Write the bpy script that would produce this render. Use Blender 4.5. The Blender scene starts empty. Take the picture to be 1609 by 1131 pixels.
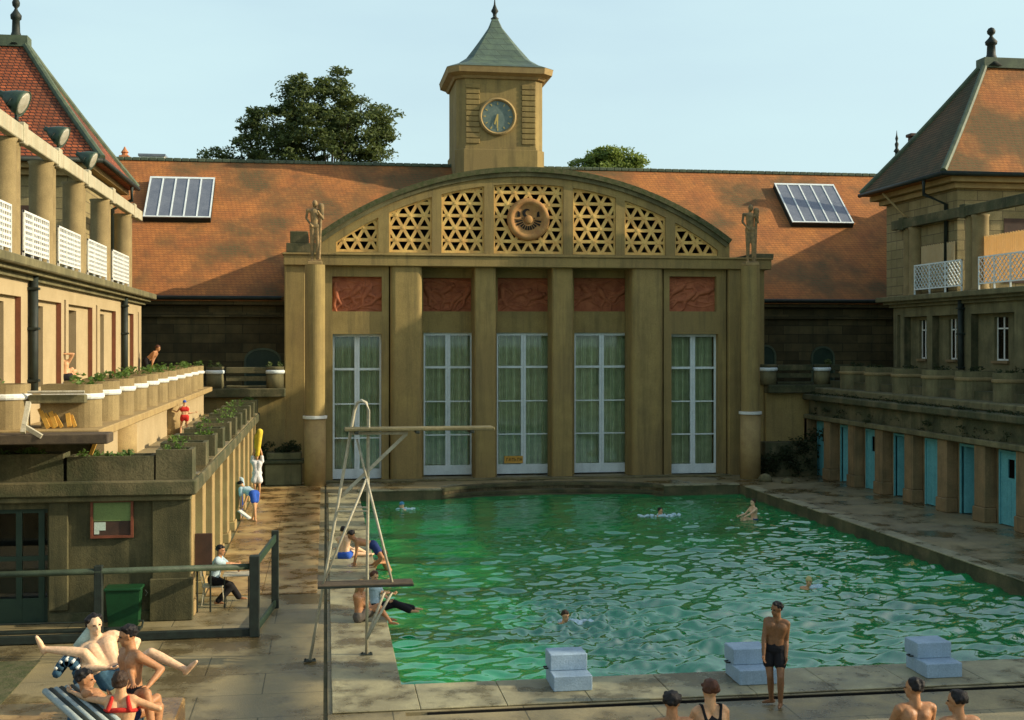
import bpy, math, random
import numpy as np
from mathutils import Vector as V, Matrix
scene = bpy.context.scene
R = math.radians
TH = math.atan(293/1920); CT = math.cos(TH); ST = math.sin(TH); EYE = 5.85
# ------------------------------------------------------------ camera, sky, sun
cam_d = bpy.data.cameras.new('camera'); cam = bpy.data.objects.new('camera', cam_d)
scene.collection.objects.link(cam); scene.camera = cam
cam.location = (0, 0, EYE); cam.rotation_euler = (R(90), 0, -TH)
cam_d.sensor_width = 36; cam_d.lens = 36*1920/1609; cam_d.shift_y = -25.5/1609
cam_d.clip_start = .1; cam_d.clip_end = 6000
SUNV = V((1.0, -0.20, 0.43)).normalized()
world = bpy.data.worlds.new('World'); scene.world = world; world.use_nodes = True
wn = world.node_tree; bg = wn.nodes['Background']
sky = wn.nodes.new('ShaderNodeTexSky'); sky.sky_type = 'NISHITA'; sky.sun_disc = False
sky.sun_elevation = math.asin(SUNV.z); sky.sun_rotation = math.atan2(SUNV.x, SUNV.y)
sky.altitude = 100; sky.air_density = 1.0; sky.dust_density = 4.0; sky.ozone_density = 1.0
veil = wn.nodes.new('ShaderNodeMix'); veil.data_type = 'RGBA'; veil.inputs[0].default_value = .45   # thin high cloud veil over the clear sky
vn = wn.nodes.new('ShaderNodeTexNoise'); vn.inputs['Scale'].default_value = 1.6; vn.inputs['Detail'].default_value = 6; vt = wn.nodes.new('ShaderNodeTexCoord'); vm = wn.nodes.new('ShaderNodeMapping'); vm.inputs['Scale'].default_value = (1,1,4); wn.links.new(vt.outputs['Generated'], vm.inputs[0]); wn.links.new(vm.outputs[0], vn.inputs[0])
vr = wn.nodes.new('ShaderNodeMapRange'); vr.inputs[1].default_value = .3; vr.inputs[2].default_value = .75; vr.inputs[3].default_value = .45; vr.inputs[4].default_value = 1.0; wn.links.new(vn.outputs[0], vr.inputs[0]); sx = wn.nodes.new('ShaderNodeSeparateXYZ'); wn.links.new(vt.outputs['Generated'], sx.inputs[0])     # haze thins out towards the zenith
ve = wn.nodes.new('ShaderNodeMapRange'); ve.interpolation_type = 'SMOOTHSTEP'; ve.inputs[1].default_value = .4; ve.inputs[2].default_value = 1.0; ve.inputs[3].default_value = 1; ve.inputs[4].default_value = .0; wn.links.new(sx.outputs[2], ve.inputs[0])
vx = wn.nodes.new('ShaderNodeMath'); vx.operation = 'MULTIPLY'; wn.links.new(vr.outputs[0], vx.inputs[0]); wn.links.new(ve.outputs[0], vx.inputs[1]); wn.links.new(vx.outputs[0], veil.inputs[0])
wn.links.new(sky.outputs[0], veil.inputs[6]); veil.inputs[7].default_value = (2.75, 3.7, 3.85, 1)
wn.links.new(veil.outputs[2], bg.inputs[0]); bg.inputs[1].default_value = 0.15
sl = bpy.data.lights.new('sun', 'SUN'); sun = bpy.data.objects.new('sun', sl); scene.collection.objects.link(sun)
sl.energy = 3.7; sl.angle = R(0.6); sl.color = (1, .86, .62)
sun.rotation_euler = SUNV.to_track_quat('Z', 'Y').to_euler()
sun.location = (30, 0, 40)
scene.view_settings.view_transform = 'Standard'; scene.view_settings.look = 'None'
scene.view_settings.exposure = 0.68; scene.view_settings.gamma = 1.0
scene.render.engine = 'CYCLES'

def W(u, v, Y=None, X=None, Z=None):
    a = (u-804.5)/1920; dx = a*CT+ST; dy = -a*ST+CT; dz = -(v-540)/1920
    t = Y/dy if Y is not None else X/dx if X is not None else (Z-EYE)/dz
    return V((t*dx, t*dy, EYE+t*dz))
def UX(u, Y): return W(u, 540, Y=Y).x
def UY(u, X): return W(u, 540, X=X).y
def VZ(v, u, Y=None, X=None): return W(u, v, Y=Y, X=X).z
ORD = ['first','second','third','fourth','fifth','sixth','seventh','eighth','ninth','tenth','eleventh','twelfth','thirteenth']
# ------------------------------------------------------------ mesh helpers
class MB:
    def __init__(s): s.v = []; s.f = []; s.m = []; s.sm = []; s.cur = 0; s.smooth = False
    def add(s, vs, fs):
        b = len(s.v); s.v += [tuple(p) for p in vs]
        for f in fs: s.f.append([b+i for i in f]); s.m.append(s.cur); s.sm.append(s.smooth)
        return s
    def box(s, x0, x1, y0, y1, z0, z1):
        if x0 > x1: x0, x1 = x1, x0
        if y0 > y1: y0, y1 = y1, y0
        if z0 > z1: z0, z1 = z1, z0
        return s.add([(x0,y0,z0),(x1,y0,z0),(x1,y1,z0),(x0,y1,z0),(x0,y0,z1),(x1,y0,z1),(x1,y1,z1),(x0,y1,z1)],
              [(0,3,2,1),(4,5,6,7),(0,1,5,4),(1,2,6,5),(2,3,7,6),(3,0,4,7)])
    def cbox(s, x0, x1, y0, y1, z0, z1, c=.02):
        """box with chamfered edges"""
        if x0 > x1: x0, x1 = x1, x0
        if y0 > y1: y0, y1 = y1, y0
        if z0 > z1: z0, z1 = z1, z0
        vs = []
        for z, d in ((z0, c), (z0+c, 0), (z1-c, 0), (z1, c)):
            for (x, y, sx, sy) in ((x0,y0,1,1),(x1,y0,-1,1),(x1,y1,-1,-1),(x0,y1,1,-1)):
                e = d+c
                if (x, y) in ((x0,y0),(x1,y1)): vs += [(x+sx*d, y+sy*e, z), (x+sx*e, y+sy*d, z)]
                else: vs += [(x+sx*e, y+sy*d, z), (x+sx*d, y+sy*e, z)]
        fs = [tuple(range(7,-1,-1)), tuple(range(24,32))]
        for k in range(3):
            for i in range(8): j = (i+1) % 8; fs.append((k*8+i, k*8+j, k*8+8+j, k*8+8+i))
        return s.add(vs, fs)
    def loft(s, rings, cap=True, close=True):
        n = len(rings[0]); vs = [p for r in rings for p in r]; fs = []
        for k in range(len(rings)-1):
            for i in range(n if close else n-1):
                j = (i+1) % n; fs.append((k*n+i, k*n+j, k*n+n+j, k*n+n+i))
        if cap: fs.append(tuple(range(n-1,-1,-1))); fs.append(tuple(range((len(rings)-1)*n, len(rings)*n)))
        return s.add(vs, fs)
    def lathe(s, c, prof, n=20):
        x, y, z = c
        return s.loft([[(x+r*math.cos(2*math.pi*i/n), y+r*math.sin(2*math.pi*i/n), z+h) for i in range(n)] for r, h in prof])
    def tube(s, pts, r, n=8, r1=None):
        pts = [V(p) for p in pts]; rings = []; N = len(pts)
        for i, p in enumerate(pts):
            d = (pts[min(i+1,N-1)]-pts[max(i-1,0)]).normalized()
            up = V((0,0,1)) if abs(d.z) < .9 else V((0,1,0))
            a = d.cross(up).normalized(); b = d.cross(a).normalized()
            q = r if r1 is None else r+(r1-r)*i/(N-1)
            rings.append([p+a*q*math.cos(2*math.pi*k/n)-b*q*math.sin(2*math.pi*k/n) for k in range(n)])
        return s.loft(rings)
    def bar(s, p0, p1, w, h, up=V((0,0,1))):
        p0 = V(p0); p1 = V(p1); d = (p1-p0).normalized(); a = d.cross(up).normalized(); b = a.cross(d)
        r = [[p+a*sx*w/2+b*sz*h/2 for sx, sz in ((-1,-1),(1,-1),(1,1),(-1,1))] for p in (p0, p1)]
        return s.loft(r)
    def prism(s, poly, fn, a, b):
        """poly 2D list, fn(p, d)->3D, between depths a and b"""
        return s.loft([[fn(p, a) for p in poly], [fn(p, b) for p in poly]])
    def quad(s, *p): return s.add(p, [tuple(range(len(p)))])
    def holed(s, a0, a1, z0, z1, holes, fn, d0, d1):
        """wall in (a,z) with rectangular holes; fn(a,z,d)->xyz; d0 front, d1 back"""
        A = sorted({a0, a1, *[h[0] for h in holes], *[h[1] for h in holes]}); Z = sorted({z0, z1, *[h[2] for h in holes], *[h[3] for h in holes]})
        A = [a for a in A if a0 <= a <= a1]; Z = [z for z in Z if z0 <= z <= z1]
        inh = lambda a, z: any(h[0] < a < h[1] and h[2] < z < h[3] for h in holes)
        for i in range(len(A)-1):
            for j in range(len(Z)-1):
                if inh((A[i]+A[i+1])/2, (Z[j]+Z[j+1])/2): continue
                for d in (d0, d1): s.quad(fn(A[i],Z[j],d), fn(A[i+1],Z[j],d), fn(A[i+1],Z[j+1],d), fn(A[i],Z[j+1],d))
        for h in holes+[(a0,a1,z0,z1)]:
            x0,x1,y0,y1 = h[:4]
            for (p, q) in (((x0,y0),(x1,y0)),((x1,y0),(x1,y1)),((x1,y1),(x0,y1)),((x0,y1),(x0,y0))):
                s.quad(fn(*p,d0), fn(*q,d0), fn(*q,d1), fn(*p,d1))
        return s
    def build(s, name, mats, parent=None, label=None, cat=None, group=None, kind=None, fixn=True):
        me = bpy.data.meshes.new(name)
        off = V((0,0,0)); p = parent
        while p is not None: off += p.location; p = p.parent
        me.from_pydata([V(q)-off for q in s.v] if off.length else s.v, [], s.f)
        if not isinstance(mats, (list, tuple)): mats = [mats]
        for m in mats: me.materials.append(m)
        me.polygons.foreach_set('material_index', s.m); me.polygons.foreach_set('use_smooth', s.sm)
        if fixn:
            import bmesh
            bm = bmesh.new(); bm.from_mesh(me); bmesh.ops.recalc_face_normals(bm, faces=bm.faces); bm.to_mesh(me); bm.free()
        me.update()
        o = bpy.data.objects.new(name, me); scene.collection.objects.link(o)
        if parent is not None: o.parent = parent
        tag(o, label, cat, group, kind); return o
def tag(o, label=None, cat=None, group=None, kind=None):
    if label: o['label'] = label
    if cat: o['category'] = cat
    if group: o['group'] = group
    if kind: o['kind'] = kind
    return o
def thing(name, label, cat, loc=(0,0,0), group=None):
    o = bpy.data.objects.new(name, None); o.location = loc; o.empty_display_size = .3
    scene.collection.objects.link(o); return tag(o, label, cat, group)
def copy_tree(o, parent=None):
    c = o.copy(); scene.collection.objects.link(c)
    if parent is not None: c.parent = parent
    for ch in o.children: copy_tree(ch, c)
    return c
# ------------------------------------------------------------ materials
def mat(name, c1, c2=None, scale=3.0, rough=.85, bump=.25, grain=60, streak=0, sc=(.05,.045,.03), tile=None, tc=(.08,.05,.03), metal=0, big=None, bigc=None, obj=False, spec=.3, wet=None):
    m = bpy.data.materials.new(name); m.use_nodes = True; N = m.node_tree.nodes; L = m.node_tree.links
    bs = N['Principled BSDF']; bs.inputs['Roughness'].default_value = rough; bs.inputs['Metallic'].default_value = metal
    bs.inputs['Specular IOR Level'].default_value = spec
    c2 = c2 or tuple(x*.75 for x in c1)
    if obj: pos = N.new('ShaderNodeTexCoord').outputs['Object']
    else: pos = N.new('ShaderNodeNewGeometry').outputs['Position']
    def noise(sc_, det=5, vec=pos, ro=.6):
        n = N.new('ShaderNodeTexNoise'); n.inputs['Scale'].default_value = sc_; n.inputs['Detail'].default_value = det; n.inputs['Roughness'].default_value = ro
        L.new(vec, n.inputs['Vector']); return n.outputs['Fac']
    def ramp(f, lo, hi):
        r = N.new('ShaderNodeMapRange'); r.inputs[1].default_value = lo; r.inputs[2].default_value = hi; L.new(f, r.inputs[0]); return r.outputs[0]
    def mix(f, a, b):
        x = N.new('ShaderNodeMix'); x.data_type = 'RGBA'
        if isinstance(f, float): x.inputs[0].default_value = f
        else: L.new(f, x.inputs[0])
        for i, q in ((6, a), (7, b)):
            if isinstance(q, tuple): x.inputs[i].default_value = (*q, 1)
            else: L.new(q, x.inputs[i])
        return x.outputs[2]
    col = mix(ramp(noise(scale), .35, .65), c1, c2)
    if big: col = mix(ramp(noise(big, 4), .45, .62), col, bigc)
    g = noise(grain, 3)
    gm = N.new('ShaderNodeMix'); gm.data_type = 'RGBA'; gm.blend_type = 'MULTIPLY'; gm.inputs[0].default_value = .5
    L.new(col, gm.inputs[6]); mr = N.new('ShaderNodeMapRange'); mr.inputs[1].default_value=.3; mr.inputs[2].default_value=.7; mr.inputs[3].default_value = .6; mr.inputs[4].default_value = 1.3; L.new(g, mr.inputs[0]); L.new(mr.outputs[0], gm.inputs[7]); col = gm.outputs[2]
    hgt = g
    if tile:
        sp = N.new('ShaderNodeSeparateXYZ'); L.new(pos, sp.inputs[0]); ad = N.new('ShaderNodeMath'); L.new(sp.outputs[0], ad.inputs[0]); L.new(sp.outputs[1], ad.inputs[1])
        if wet: L.remove(ad.inputs[1].links[0]); ad.inputs[1].default_value = 0
        cb = N.new('ShaderNodeCombineXYZ'); L.new(ad.outputs[0], cb.inputs[0]); L.new(sp.outputs[1 if wet else 2], cb.inputs[1])
        bt = N.new('ShaderNodeTexBrick'); L.new(cb.outputs[0], bt.inputs['Vector']); bt.inputs['Scale'].default_value = 1
        bt.inputs['Brick Width'].default_value = tile[0]; bt.inputs['Row Height'].default_value = tile[1]; bt.inputs['Mortar Size'].default_value = tile[2]; bt.inputs['Mortar Smooth'].default_value = .3
        bt.inputs['Color1'].default_value = (tile[3],)*3+(1,); bt.inputs['Color2'].default_value = (1,1,1,1); bt.inputs['Mortar'].default_value = (1,1,1,1)
        bm_ = N.new('ShaderNodeMix'); bm_.data_type='RGBA'; bm_.blend_type='MULTIPLY'; bm_.inputs[0].default_value = 1; L.new(col, bm_.inputs[6]); L.new(bt.outputs['Color'], bm_.inputs[7])
        col = mix(bt.outputs['Fac'], bm_.outputs[2], tc)
        s2 = N.new('ShaderNodeMath'); s2.operation = 'MULTIPLY_ADD'; L.new(bt.outputs['Fac'], s2.inputs[0]); s2.inputs[1].default_value = -2.0; L.new(g, s2.inputs[2]); hgt = s2.outputs[0]
    if streak:
        mp = N.new('ShaderNodeMapping'); mp.inputs['Scale'].default_value = (3, 3, .22); L.new(pos, mp.inputs[0])
        st = ramp(noise(1.0, 5, mp.outputs[0], .7), .48, .75); ml = N.new('ShaderNodeMath'); ml.operation = 'MULTIPLY'; L.new(st, ml.inputs[0]); ml.inputs[1].default_value = streak
        col = mix(ml.outputs[0], col, sc)
    if wet:                     # damp patches: darker and glossier
        wp = ramp(noise(wet, 6, ro=.65), .47, .60); col2 = N.new('ShaderNodeMix'); col2.data_type = 'RGBA'; col2.blend_type = 'MULTIPLY'; col2.inputs[7].default_value = (.45,.42,.38,1)
        L.new(wp, col2.inputs[0]); L.new(col, col2.inputs[6]); col = col2.outputs[2]
        rr_ = N.new('ShaderNodeMapRange'); rr_.inputs[3].default_value = rough; rr_.inputs[4].default_value = .12; L.new(wp, rr_.inputs[0]); L.new(rr_.outputs[0], bs.inputs['Roughness'])
    L.new(col, bs.inputs['Base Color'])
    if bump:
        b = N.new('ShaderNodeBump'); b.inputs['Strength'].default_value = bump; b.inputs['Distance'].default_value = .02; L.new(hgt, b.inputs['Height']); L.new(b.outputs[0], bs.inputs['Normal'])
    return m
M = {}
M['stone'] = mat('facade render', (.32,.235,.085), (.26,.19,.068), 1.6, .9, .45, 38, 0.7, (.10,.08,.038), big=.35, bigc=(.25,.18,.07))
M['stone_warm'] = mat('warm cast stone', (.37,.265,.11), (.29,.20,.085), 2.5, .9, .3, 40, .3, (.22,.15,.08))
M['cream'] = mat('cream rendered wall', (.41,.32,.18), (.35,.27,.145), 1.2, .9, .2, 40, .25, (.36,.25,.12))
M['reveal'] = mat('shade brown reveal', (.22,.08,.04), (.16,.06,.035), 2, .9, .2)  # red-brown of an unlit face put into the colour
M['moss'] = mat('mossy stone', (.085,.085,.04), (.035,.042,.02), 2.2, .95, .6, 25, .5, (.02,.02,.012), big=1.1, bigc=(.14,.12,.06))
M['mosstop'] = mat('moss covered coping', (.05,.065,.02), (.11,.10,.05), 5, .95, .8, 22)
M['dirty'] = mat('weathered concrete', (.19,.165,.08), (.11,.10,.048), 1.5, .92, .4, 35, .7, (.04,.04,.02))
M['dirtyshade'] = mat('shade-darkened dirty render', (.115,.10,.045), (.06,.057,.026), 1.5, .92, .4, 35, .8, (.025,.028,.014))  # dirty render, darkened in colour to stand for shade on the front wall
M['ashlar'] = mat('dark ashlar wall', (.15,.115,.05), (.085,.07,.032), 1.3, .95, .5, 30, .5, (.03,.035,.018), tile=(1.5,.42,.015,.45), tc=(.03,.028,.016))
M['pale_ashlar'] = mat('pavilion ashlar', (.34,.27,.13), (.25,.2,.09), 1.3, .9, .4, 30, .4, (.12,.10,.05), tile=(1.1,.4,.015,.75), tc=(.09,.07,.04))
M['roof'] = mat('clay tile roof', (.50,.195,.05), (.37,.135,.04), .9, .85, .5, 30, .75, (.17,.08,.03), tile=(.2,.12,.012,.84), tc=(.20,.075,.028), big=.32, bigc=(.125,.09,.035))
M['roof_red'] = mat('deep red clay tiles', (.50,.13,.045), (.38,.095,.035), .9, .85, .5, 30, .5, (.13,.05,.025), tile=(.22,.13,.025,.6), tc=(.05,.022,.014), big=.4, bigc=(.2,.07,.03))
M['roof_shade'] = mat('olive tiles darkened as shade', (.10,.085,.04), (.07,.065,.03), .9, .9, .5, 30, .3, (.05,.05,.025), tile=(.22,.13,.02,.72), tc=(.03,.025,.015), big=.5, bigc=(.16,.09,.04))  # for the pool-facing hip of the right pavilion, shade put into the colour
M['lead'] = mat('patinated lead', (.11,.16,.10), (.08,.12,.09), 2, .55, .25, 20, .4, (.04,.06,.04), tile=(.9,.35,.015,.8), tc=(.03,.04,.03), spec=.5)
M['leadtrim'] = mat('green ridge flashing', (.10,.13,.075), (.06,.08,.05), 3, .6, .2)
M['terra'] = mat('terracotta grille', (.74,.50,.16), (.62,.36,.11), 3, .85, .3, 40, .3, (.30,.14,.05))
M['terra_red'] = mat('terracotta relief', (.42,.14,.06), (.30,.09,.04), 3, .8, .4, 40, .3, (.18,.05,.03))
M['terra_mid'] = mat('terracotta medallion', (.42,.24,.08), (.33,.16,.055), 3, .85, .3, 40, .4, (.22,.10,.05))
M['c_stripe'] = mat('mattress stripe', (.33,.38,.35), (.26,.3,.28), 8, .6, .1)
M['rail'] = mat('weathered green rail', (.06,.085,.05), (.035,.05,.03), 5, .6, .2)
M['bronze'] = mat('dark bronze', (.10,.085,.04), (.05,.055,.03), 6, .45, .2, 30, metal=.6, obj=True)
M['gilt'] = mat('worn ochre stone', (.38,.24,.10), (.16,.12,.055), 5, .7, .3, 30, .6, (.03,.03,.02))
M['white'] = mat('off white paint', (.72,.72,.66), (.62,.62,.56), 4, .55, .1, 40, .2, (.4,.38,.3))
M['frame'] = mat('pale window paint', (.72,.78,.76), (.62,.68,.66), 3, .5, .1, 40, .2, (.3,.33,.3))
M['curtain'] = mat('green curtain', (.80,.84,.62), (.62,.68,.46), 3, .95, .1, 50)
M['black'] = mat('dark opening', (.006,.006,.006), (.01,.009,.007), 3, .9, 0)
M['iron'] = mat('dark painted timber', (.02,.03,.022), (.012,.016,.012), 5, .6, .3)
M['greenpaint'] = mat('dark green door paint', (.03,.055,.032), (.02,.04,.025), 3, .5, .1)
M['bin'] = mat('green plastic bin', (.010,.06,.02), (.008,.045,.015), 4, .45, .1)
M['deck'] = mat('worn deck concrete', (.34,.27,.13), (.23,.185,.09), .8, .6, .35, 40, 0, big=.35, bigc=(.24,.20,.11), tile=(2.1,1.3,.012,.88), tc=(.09,.08,.04), wet=.55, spec=.5)
M['deckwarm'] = mat('wet ochre slabs', (.50,.34,.13), (.28,.16,.06), 1.1, .5, .3, 30, 0, big=.5, bigc=(.30,.17,.06), spec=.5, wet=1.1)
M['coping'] = mat('pale pool coping', (.40,.36,.20), (.27,.25,.15), 1.5, .6, .4, 45, 0, big=.7, bigc=(.26,.23,.13), spec=.5, wet=.9)
M['cabin'] = mat('cabin pier stone', (.27,.18,.085), (.17,.125,.06), 1.4, .9, .5, 35, .75, (.05,.045,.025))
M['turq'] = mat('turquoise door paint', (.13,.40,.42), (.10,.33,.35), 3, .5, .1, 30, .25, (.04,.16,.16))
M['block'] = mat('blue grey block paint', (.32,.43,.52), (.26,.36,.45), 2.5, .6, .25, 40, .35, (.16,.22,.22))
M['steel'] = mat('worn cream steel paint', (.50,.46,.33), (.38,.34,.24), 8, .5, .2, 30)
M['wood'] = mat('old plank wood', (.10,.075,.045), (.06,.045,.03), 6, .8, .4)
M['yellow'] = mat('yellow timber', (.70,.40,.07), (.60,.32,.06), 6, .7, .2)
M['boardred'] = mat('board red brown frame', (.20,.06,.03), (.14,.045,.02), 6, .6, .1)
M['olive'] = mat('olive paper', (.17,.24,.08), (.14,.20,.07), 2, .8, 0)
M['paper'] = mat('pale paper', (.5,.6,.5), (.45,.55,.45), 4, .8, 0)
M['brown'] = mat('dark brown board', (.075,.04,.025), (.05,.03,.02), 4, .7, .2)
M['skyglass'] = mat('frosted skylight glass', (.17,.19,.22), (.13,.15,.18), 2, .25, 0, 20, spec=.6)
M['reed'] = mat('sun bleached reed mat', (.78,.68,.42), (.68,.57,.33), 2, .9, .3, 60)
M['lampgreen'] = mat('green lamp enamel', (.05,.085,.05), (.03,.05,.035), 6, .4, .1, obj=True)
M['lampface'] = mat('frosted lamp glass', (.45,.43,.35), (.3,.28,.2), 6, .3, 0, obj=True)
M['clock'] = mat('verdigris clock dial', (.15,.20,.17), (.10,.15,.13), 6, .5, .1)
M['gold'] = mat('gilded clock hands', (.55,.42,.12), (.45,.34,.1), 6, .4, 0)
M['ground'] = mat('far ground', (.10,.11,.05), (.07,.08,.035), .05, .95, .2)
M['bark'] = mat('bark', (.06,.045,.03), (.035,.028,.02), 4, .95, .5)
M['orange'] = mat('chimney pot clay', (.5,.2,.08), (.4,.15,.06), 4, .8, .2)
M['farwall'] = mat('far pale wall', (.6,.6,.55), (.5,.5,.45), .5, .9, .1)
def leafmat(name, c1, c2):
    m = mat(name, c1, c2, .8, .6, 0, 9, spec=.2)
    bs = m.node_tree.nodes['Principled BSDF']; N = m.node_tree.nodes; L = m.node_tree.links
    tr = N.new('ShaderNodeBsdfTranslucent'); mx = N.new('ShaderNodeMixShader'); mx.inputs[0].default_value = .3
    tr.inputs[0].default_value = (c1[0]*1.6, c1[1]*1.6, c1[2]*1.2, 1)
    L.new(bs.outputs[0], mx.inputs[1]); L.new(tr.outputs[0], mx.inputs[2]); L.new(mx.outputs[0], N['Material Output'].inputs[0]); return m
M['leafdark'] = leafmat('dark broad leaves', (.10,.13,.042), (.05,.075,.025))
M['leaflight'] = leafmat('pale green leaves', (.17,.22,.05), (.11,.16,.035))  # paler green leaf colour for the round tree
M['leafplanter'] = leafmat('planter leaves', (.12,.20,.04), (.06,.11,.03))
M['ivy'] = leafmat('dark ivy', (.035,.05,.018), (.02,.028,.012))
g = bpy.data.materials.new('window glass'); g.use_nodes = True; N = g.node_tree.nodes; L = g.node_tree.links
N.remove(N['Principled BSDF']); tr = N.new('ShaderNodeBsdfTransparent'); tr.inputs[0].default_value = (.97,1,.97,1); gl = N.new('ShaderNodeBsdfGlossy'); gl.inputs['Roughness'].default_value = .03
fr = N.new('ShaderNodeFresnel'); fr.inputs[0].default_value = 1.6; mx = N.new('ShaderNodeMixShader'); L.new(fr.outputs[0], mx.inputs[0]); L.new(tr.outputs[0], mx.inputs[1]); L.new(gl.outputs[0], mx.inputs[2]); L.new(mx.outputs[0], N['Material Output'].inputs[0]); M['glass'] = g
m = bpy.data.materials.new('pool water'); m.use_nodes = True; N = m.node_tree.nodes; L = m.node_tree.links; bs = N['Principled BSDF']
bs.inputs['Roughness'].default_value = .02; bs.inputs['IOR'].default_value = 2.3; bs.inputs['Specular IOR Level'].default_value = .6
pos = N.new('ShaderNodeNewGeometry').outputs['Position']
n1 = N.new('ShaderNodeTexNoise'); n1.inputs['Scale'].default_value = .25; n1.inputs['Detail'].default_value = 3; L.new(pos, n1.inputs[0])
cr = N.new('ShaderNodeValToRGB'); cr.color_ramp.elements[0].position = .3; cr.color_ramp.elements[0].color = (.003,.15,.040,1); cr.color_ramp.elements[1].position = .7; cr.color_ramp.elements[1].color = (.004,.27,.072,1)
L.new(n1.outputs[0], cr.inputs[0]); L.new(cr.outputs[0], bs.inputs['Base Color'])
n2 = N.new('ShaderNodeTexNoise'); n2.inputs['Scale'].default_value = 7; n2.inputs['Detail'].default_value = 3; L.new(pos, n2.inputs[0])
bp = N.new('ShaderNodeBump'); bp.inputs['Strength'].default_value = .12; bp.inputs['Distance'].default_value = .03; L.new(n2.outputs[0], bp.inputs['Height']); L.new(bp.outputs[0], bs.inputs['Normal'])
M['water'] = m
M['foam'] = mat('splash foam', (.55,.68,.75), (.35,.55,.6), 8, .4, .4, 20)
def cloth(name, c): M[name] = mat(name, c, tuple(x*.8 for x in c), 9, .9, .15, 60)
for n_, c_ in {'c_black':(.012,.011,.012),'c_navy':(.02,.04,.14),'c_red':(.55,.03,.02),'c_white':(.75,.75,.74),'c_pale':(.42,.55,.60),'c_jeans':(.03,.07,.28),'c_teal':(.04,.10,.15),'c_blue':(.03,.10,.45),'c_yellow':(.75,.55,.05),'c_grey':(.12,.10,.08)}.items(): cloth(n_, c_)
for n_, c_ in {'skin':(.62,.34,.17),'skin_tan':(.42,.20,.09),'skin_dark':(.24,.115,.05),'skin_pale':(.72,.47,.28)}.items():
    M[n_] = mat(n_, c_, tuple(x*.88 for x in c_), 7, .5, .05, 30); M[n_].node_tree.nodes['Principled BSDF'].inputs['Subsurface Weight'].default_value = .08
for n_, c_ in {'h_black':(.012,.009,.008),'h_brown':(.05,.025,.012),'h_auburn':(.10,.035,.015),'h_blond':(.40,.25,.10),'cap_blue':(.08,.30,.50),'cap_yellow':(.6,.5,.2),'cap_royal':(.03,.12,.5)}.items(): M[n_] = mat(n_, c_, tuple(x*.6 for x in c_), 30, .6, .4, 80)
# ------------------------------------------------------------ setting: ground, deck, pool
b = MB(); b.quad((-3000,-3000,-1.6),(3000,-3000,-1.6),(3000,3000,-1.6),(-3000,3000,-1.6)); b.build('ground', M['ground'], kind='structure', fixn=False)
PX0, PX1, PY0, PY1 = 1.25, 16.95, 20.9, 48.6
XA, XB = W(700,778,Z=0).x, W(1045,765,Z=0).x; XC = (XA+XB)/2
def arc(off=0, n=24):
    """far pool edge, bowed outwards between XA and XB"""
    return [(XA+(XB-XA)*i/n, PY1+max(0, (1.75-off))*math.sin(math.pi*i/n)**.62) for i in range(n+1)]
edge = [(PX0,PY1)]+arc()+[(PX1,PY1)]
b = MB()
b.box(-14, -.035, 15, 62, -1.5, 0); b.box(.035, PX0, 15, 62, -1.5, 0); b.box(-.035, .035, 15, 62, -1.5, -.04)
b.box(PX0, PX1, 19.42, PY0, -1.5, 0); b.box(PX0, PX1, 19.26, 19.42, -1.5, -.25); b.box(PX0, PX1, 15, 19.26, -1.5, -.01); b.box(PX1, 32, 15, 62, -1.5, 0)
for i in range(len(edge)-1):
    (x0,y0),(x1,y1) = edge[i], edge[i+1]
    if x1-x0 < 1e-4: continue
    b.add([(x0,y0,-1.5),(x1,y1,-1.5),(x1,62,-1.5),(x0,62,-1.5),(x0,y0,0),(x1,y1,0),(x1,62,0),(x0,62,0)], [(4,5,6,7),(0,1,5,4)])
b.build('pool_deck', M['deck'], kind='structure', fixn=False)
b = MB(); b.box(1.6, 31, 19.262, 19.40, -.25, -.235); b.box(1.6, 31, 19.405, 19.419, -.25, -.012); b.build('gutter', M['black'], kind='structure')  # thin black sheets colour the gutter floor and far face as shade
b = MB(); b.box(-.033,.033,15,51,-.038,-.03); b.build('drain_channel', M['moss'], kind='structure')
# coping slabs round the pool
b = MB()
random.seed(3)
y = PY0
while y < PY1-.5:
    b.cbox(PX0-1.15, PX0+.03, y+.005, min(y+1.6,PY1)-.005, .003, .03, .008); b.cbox(PX1-.03, PX1+.45, y+.005, min(y+1.6,PY1)-.005, .003, .04, .008); y += 1.6
x = PX0-1.15
while x < 26: b.cbox(x+.005, x+1.395, 19.5, PY0+.02, .003, .03, .008); x += 1.4
x = PX0
while x < XA-.3: b.cbox(x+.005, min(x+1.2,XA)-.005, PY1-.04, PY1+.5, .003, .06, .01); x += 1.2
x = XB
while x < PX1-.1: b.cbox(x+.005, min(x+1.2,PX1)-.005, PY1-.04, PY1+.5, .003, .06, .01); x += 1.2
b.build('pool_coping', M['coping'], kind='structure')
b = MB()
A0 = arc(0); 
for lvl, (dz, dd) in enumerate(((.05,0),(-.2,.45),(-.34,.85))):
    A1 = arc(dd)
    for i in range(len(A1)-1):
        (x0,y0),(x1,y1) = A1[i], A1[i+1]; y0b, y1b = A0[i][1]+(.5 if lvl==0 else 0), A0[i+1][1]+(.5 if lvl==0 else 0)
        b.add([(x0,y0-.04,dz),(x1,y1-.04,dz),(x1,y1b,dz),(x0,y0b,dz),(x0,y0-.04,dz-.12),(x1,y1-.04,dz-.12)], [(0,1,2,3),(4,5,1,0)])
        b.add([(x0,y0,dz-.12),(x1,y1,dz-.12),(x0,y0,-.7),(x1,y1,-.7)], [(0,1,3,2)])
b.build('pool_steps', M['moss'], kind='structure', fixn=False)
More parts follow.
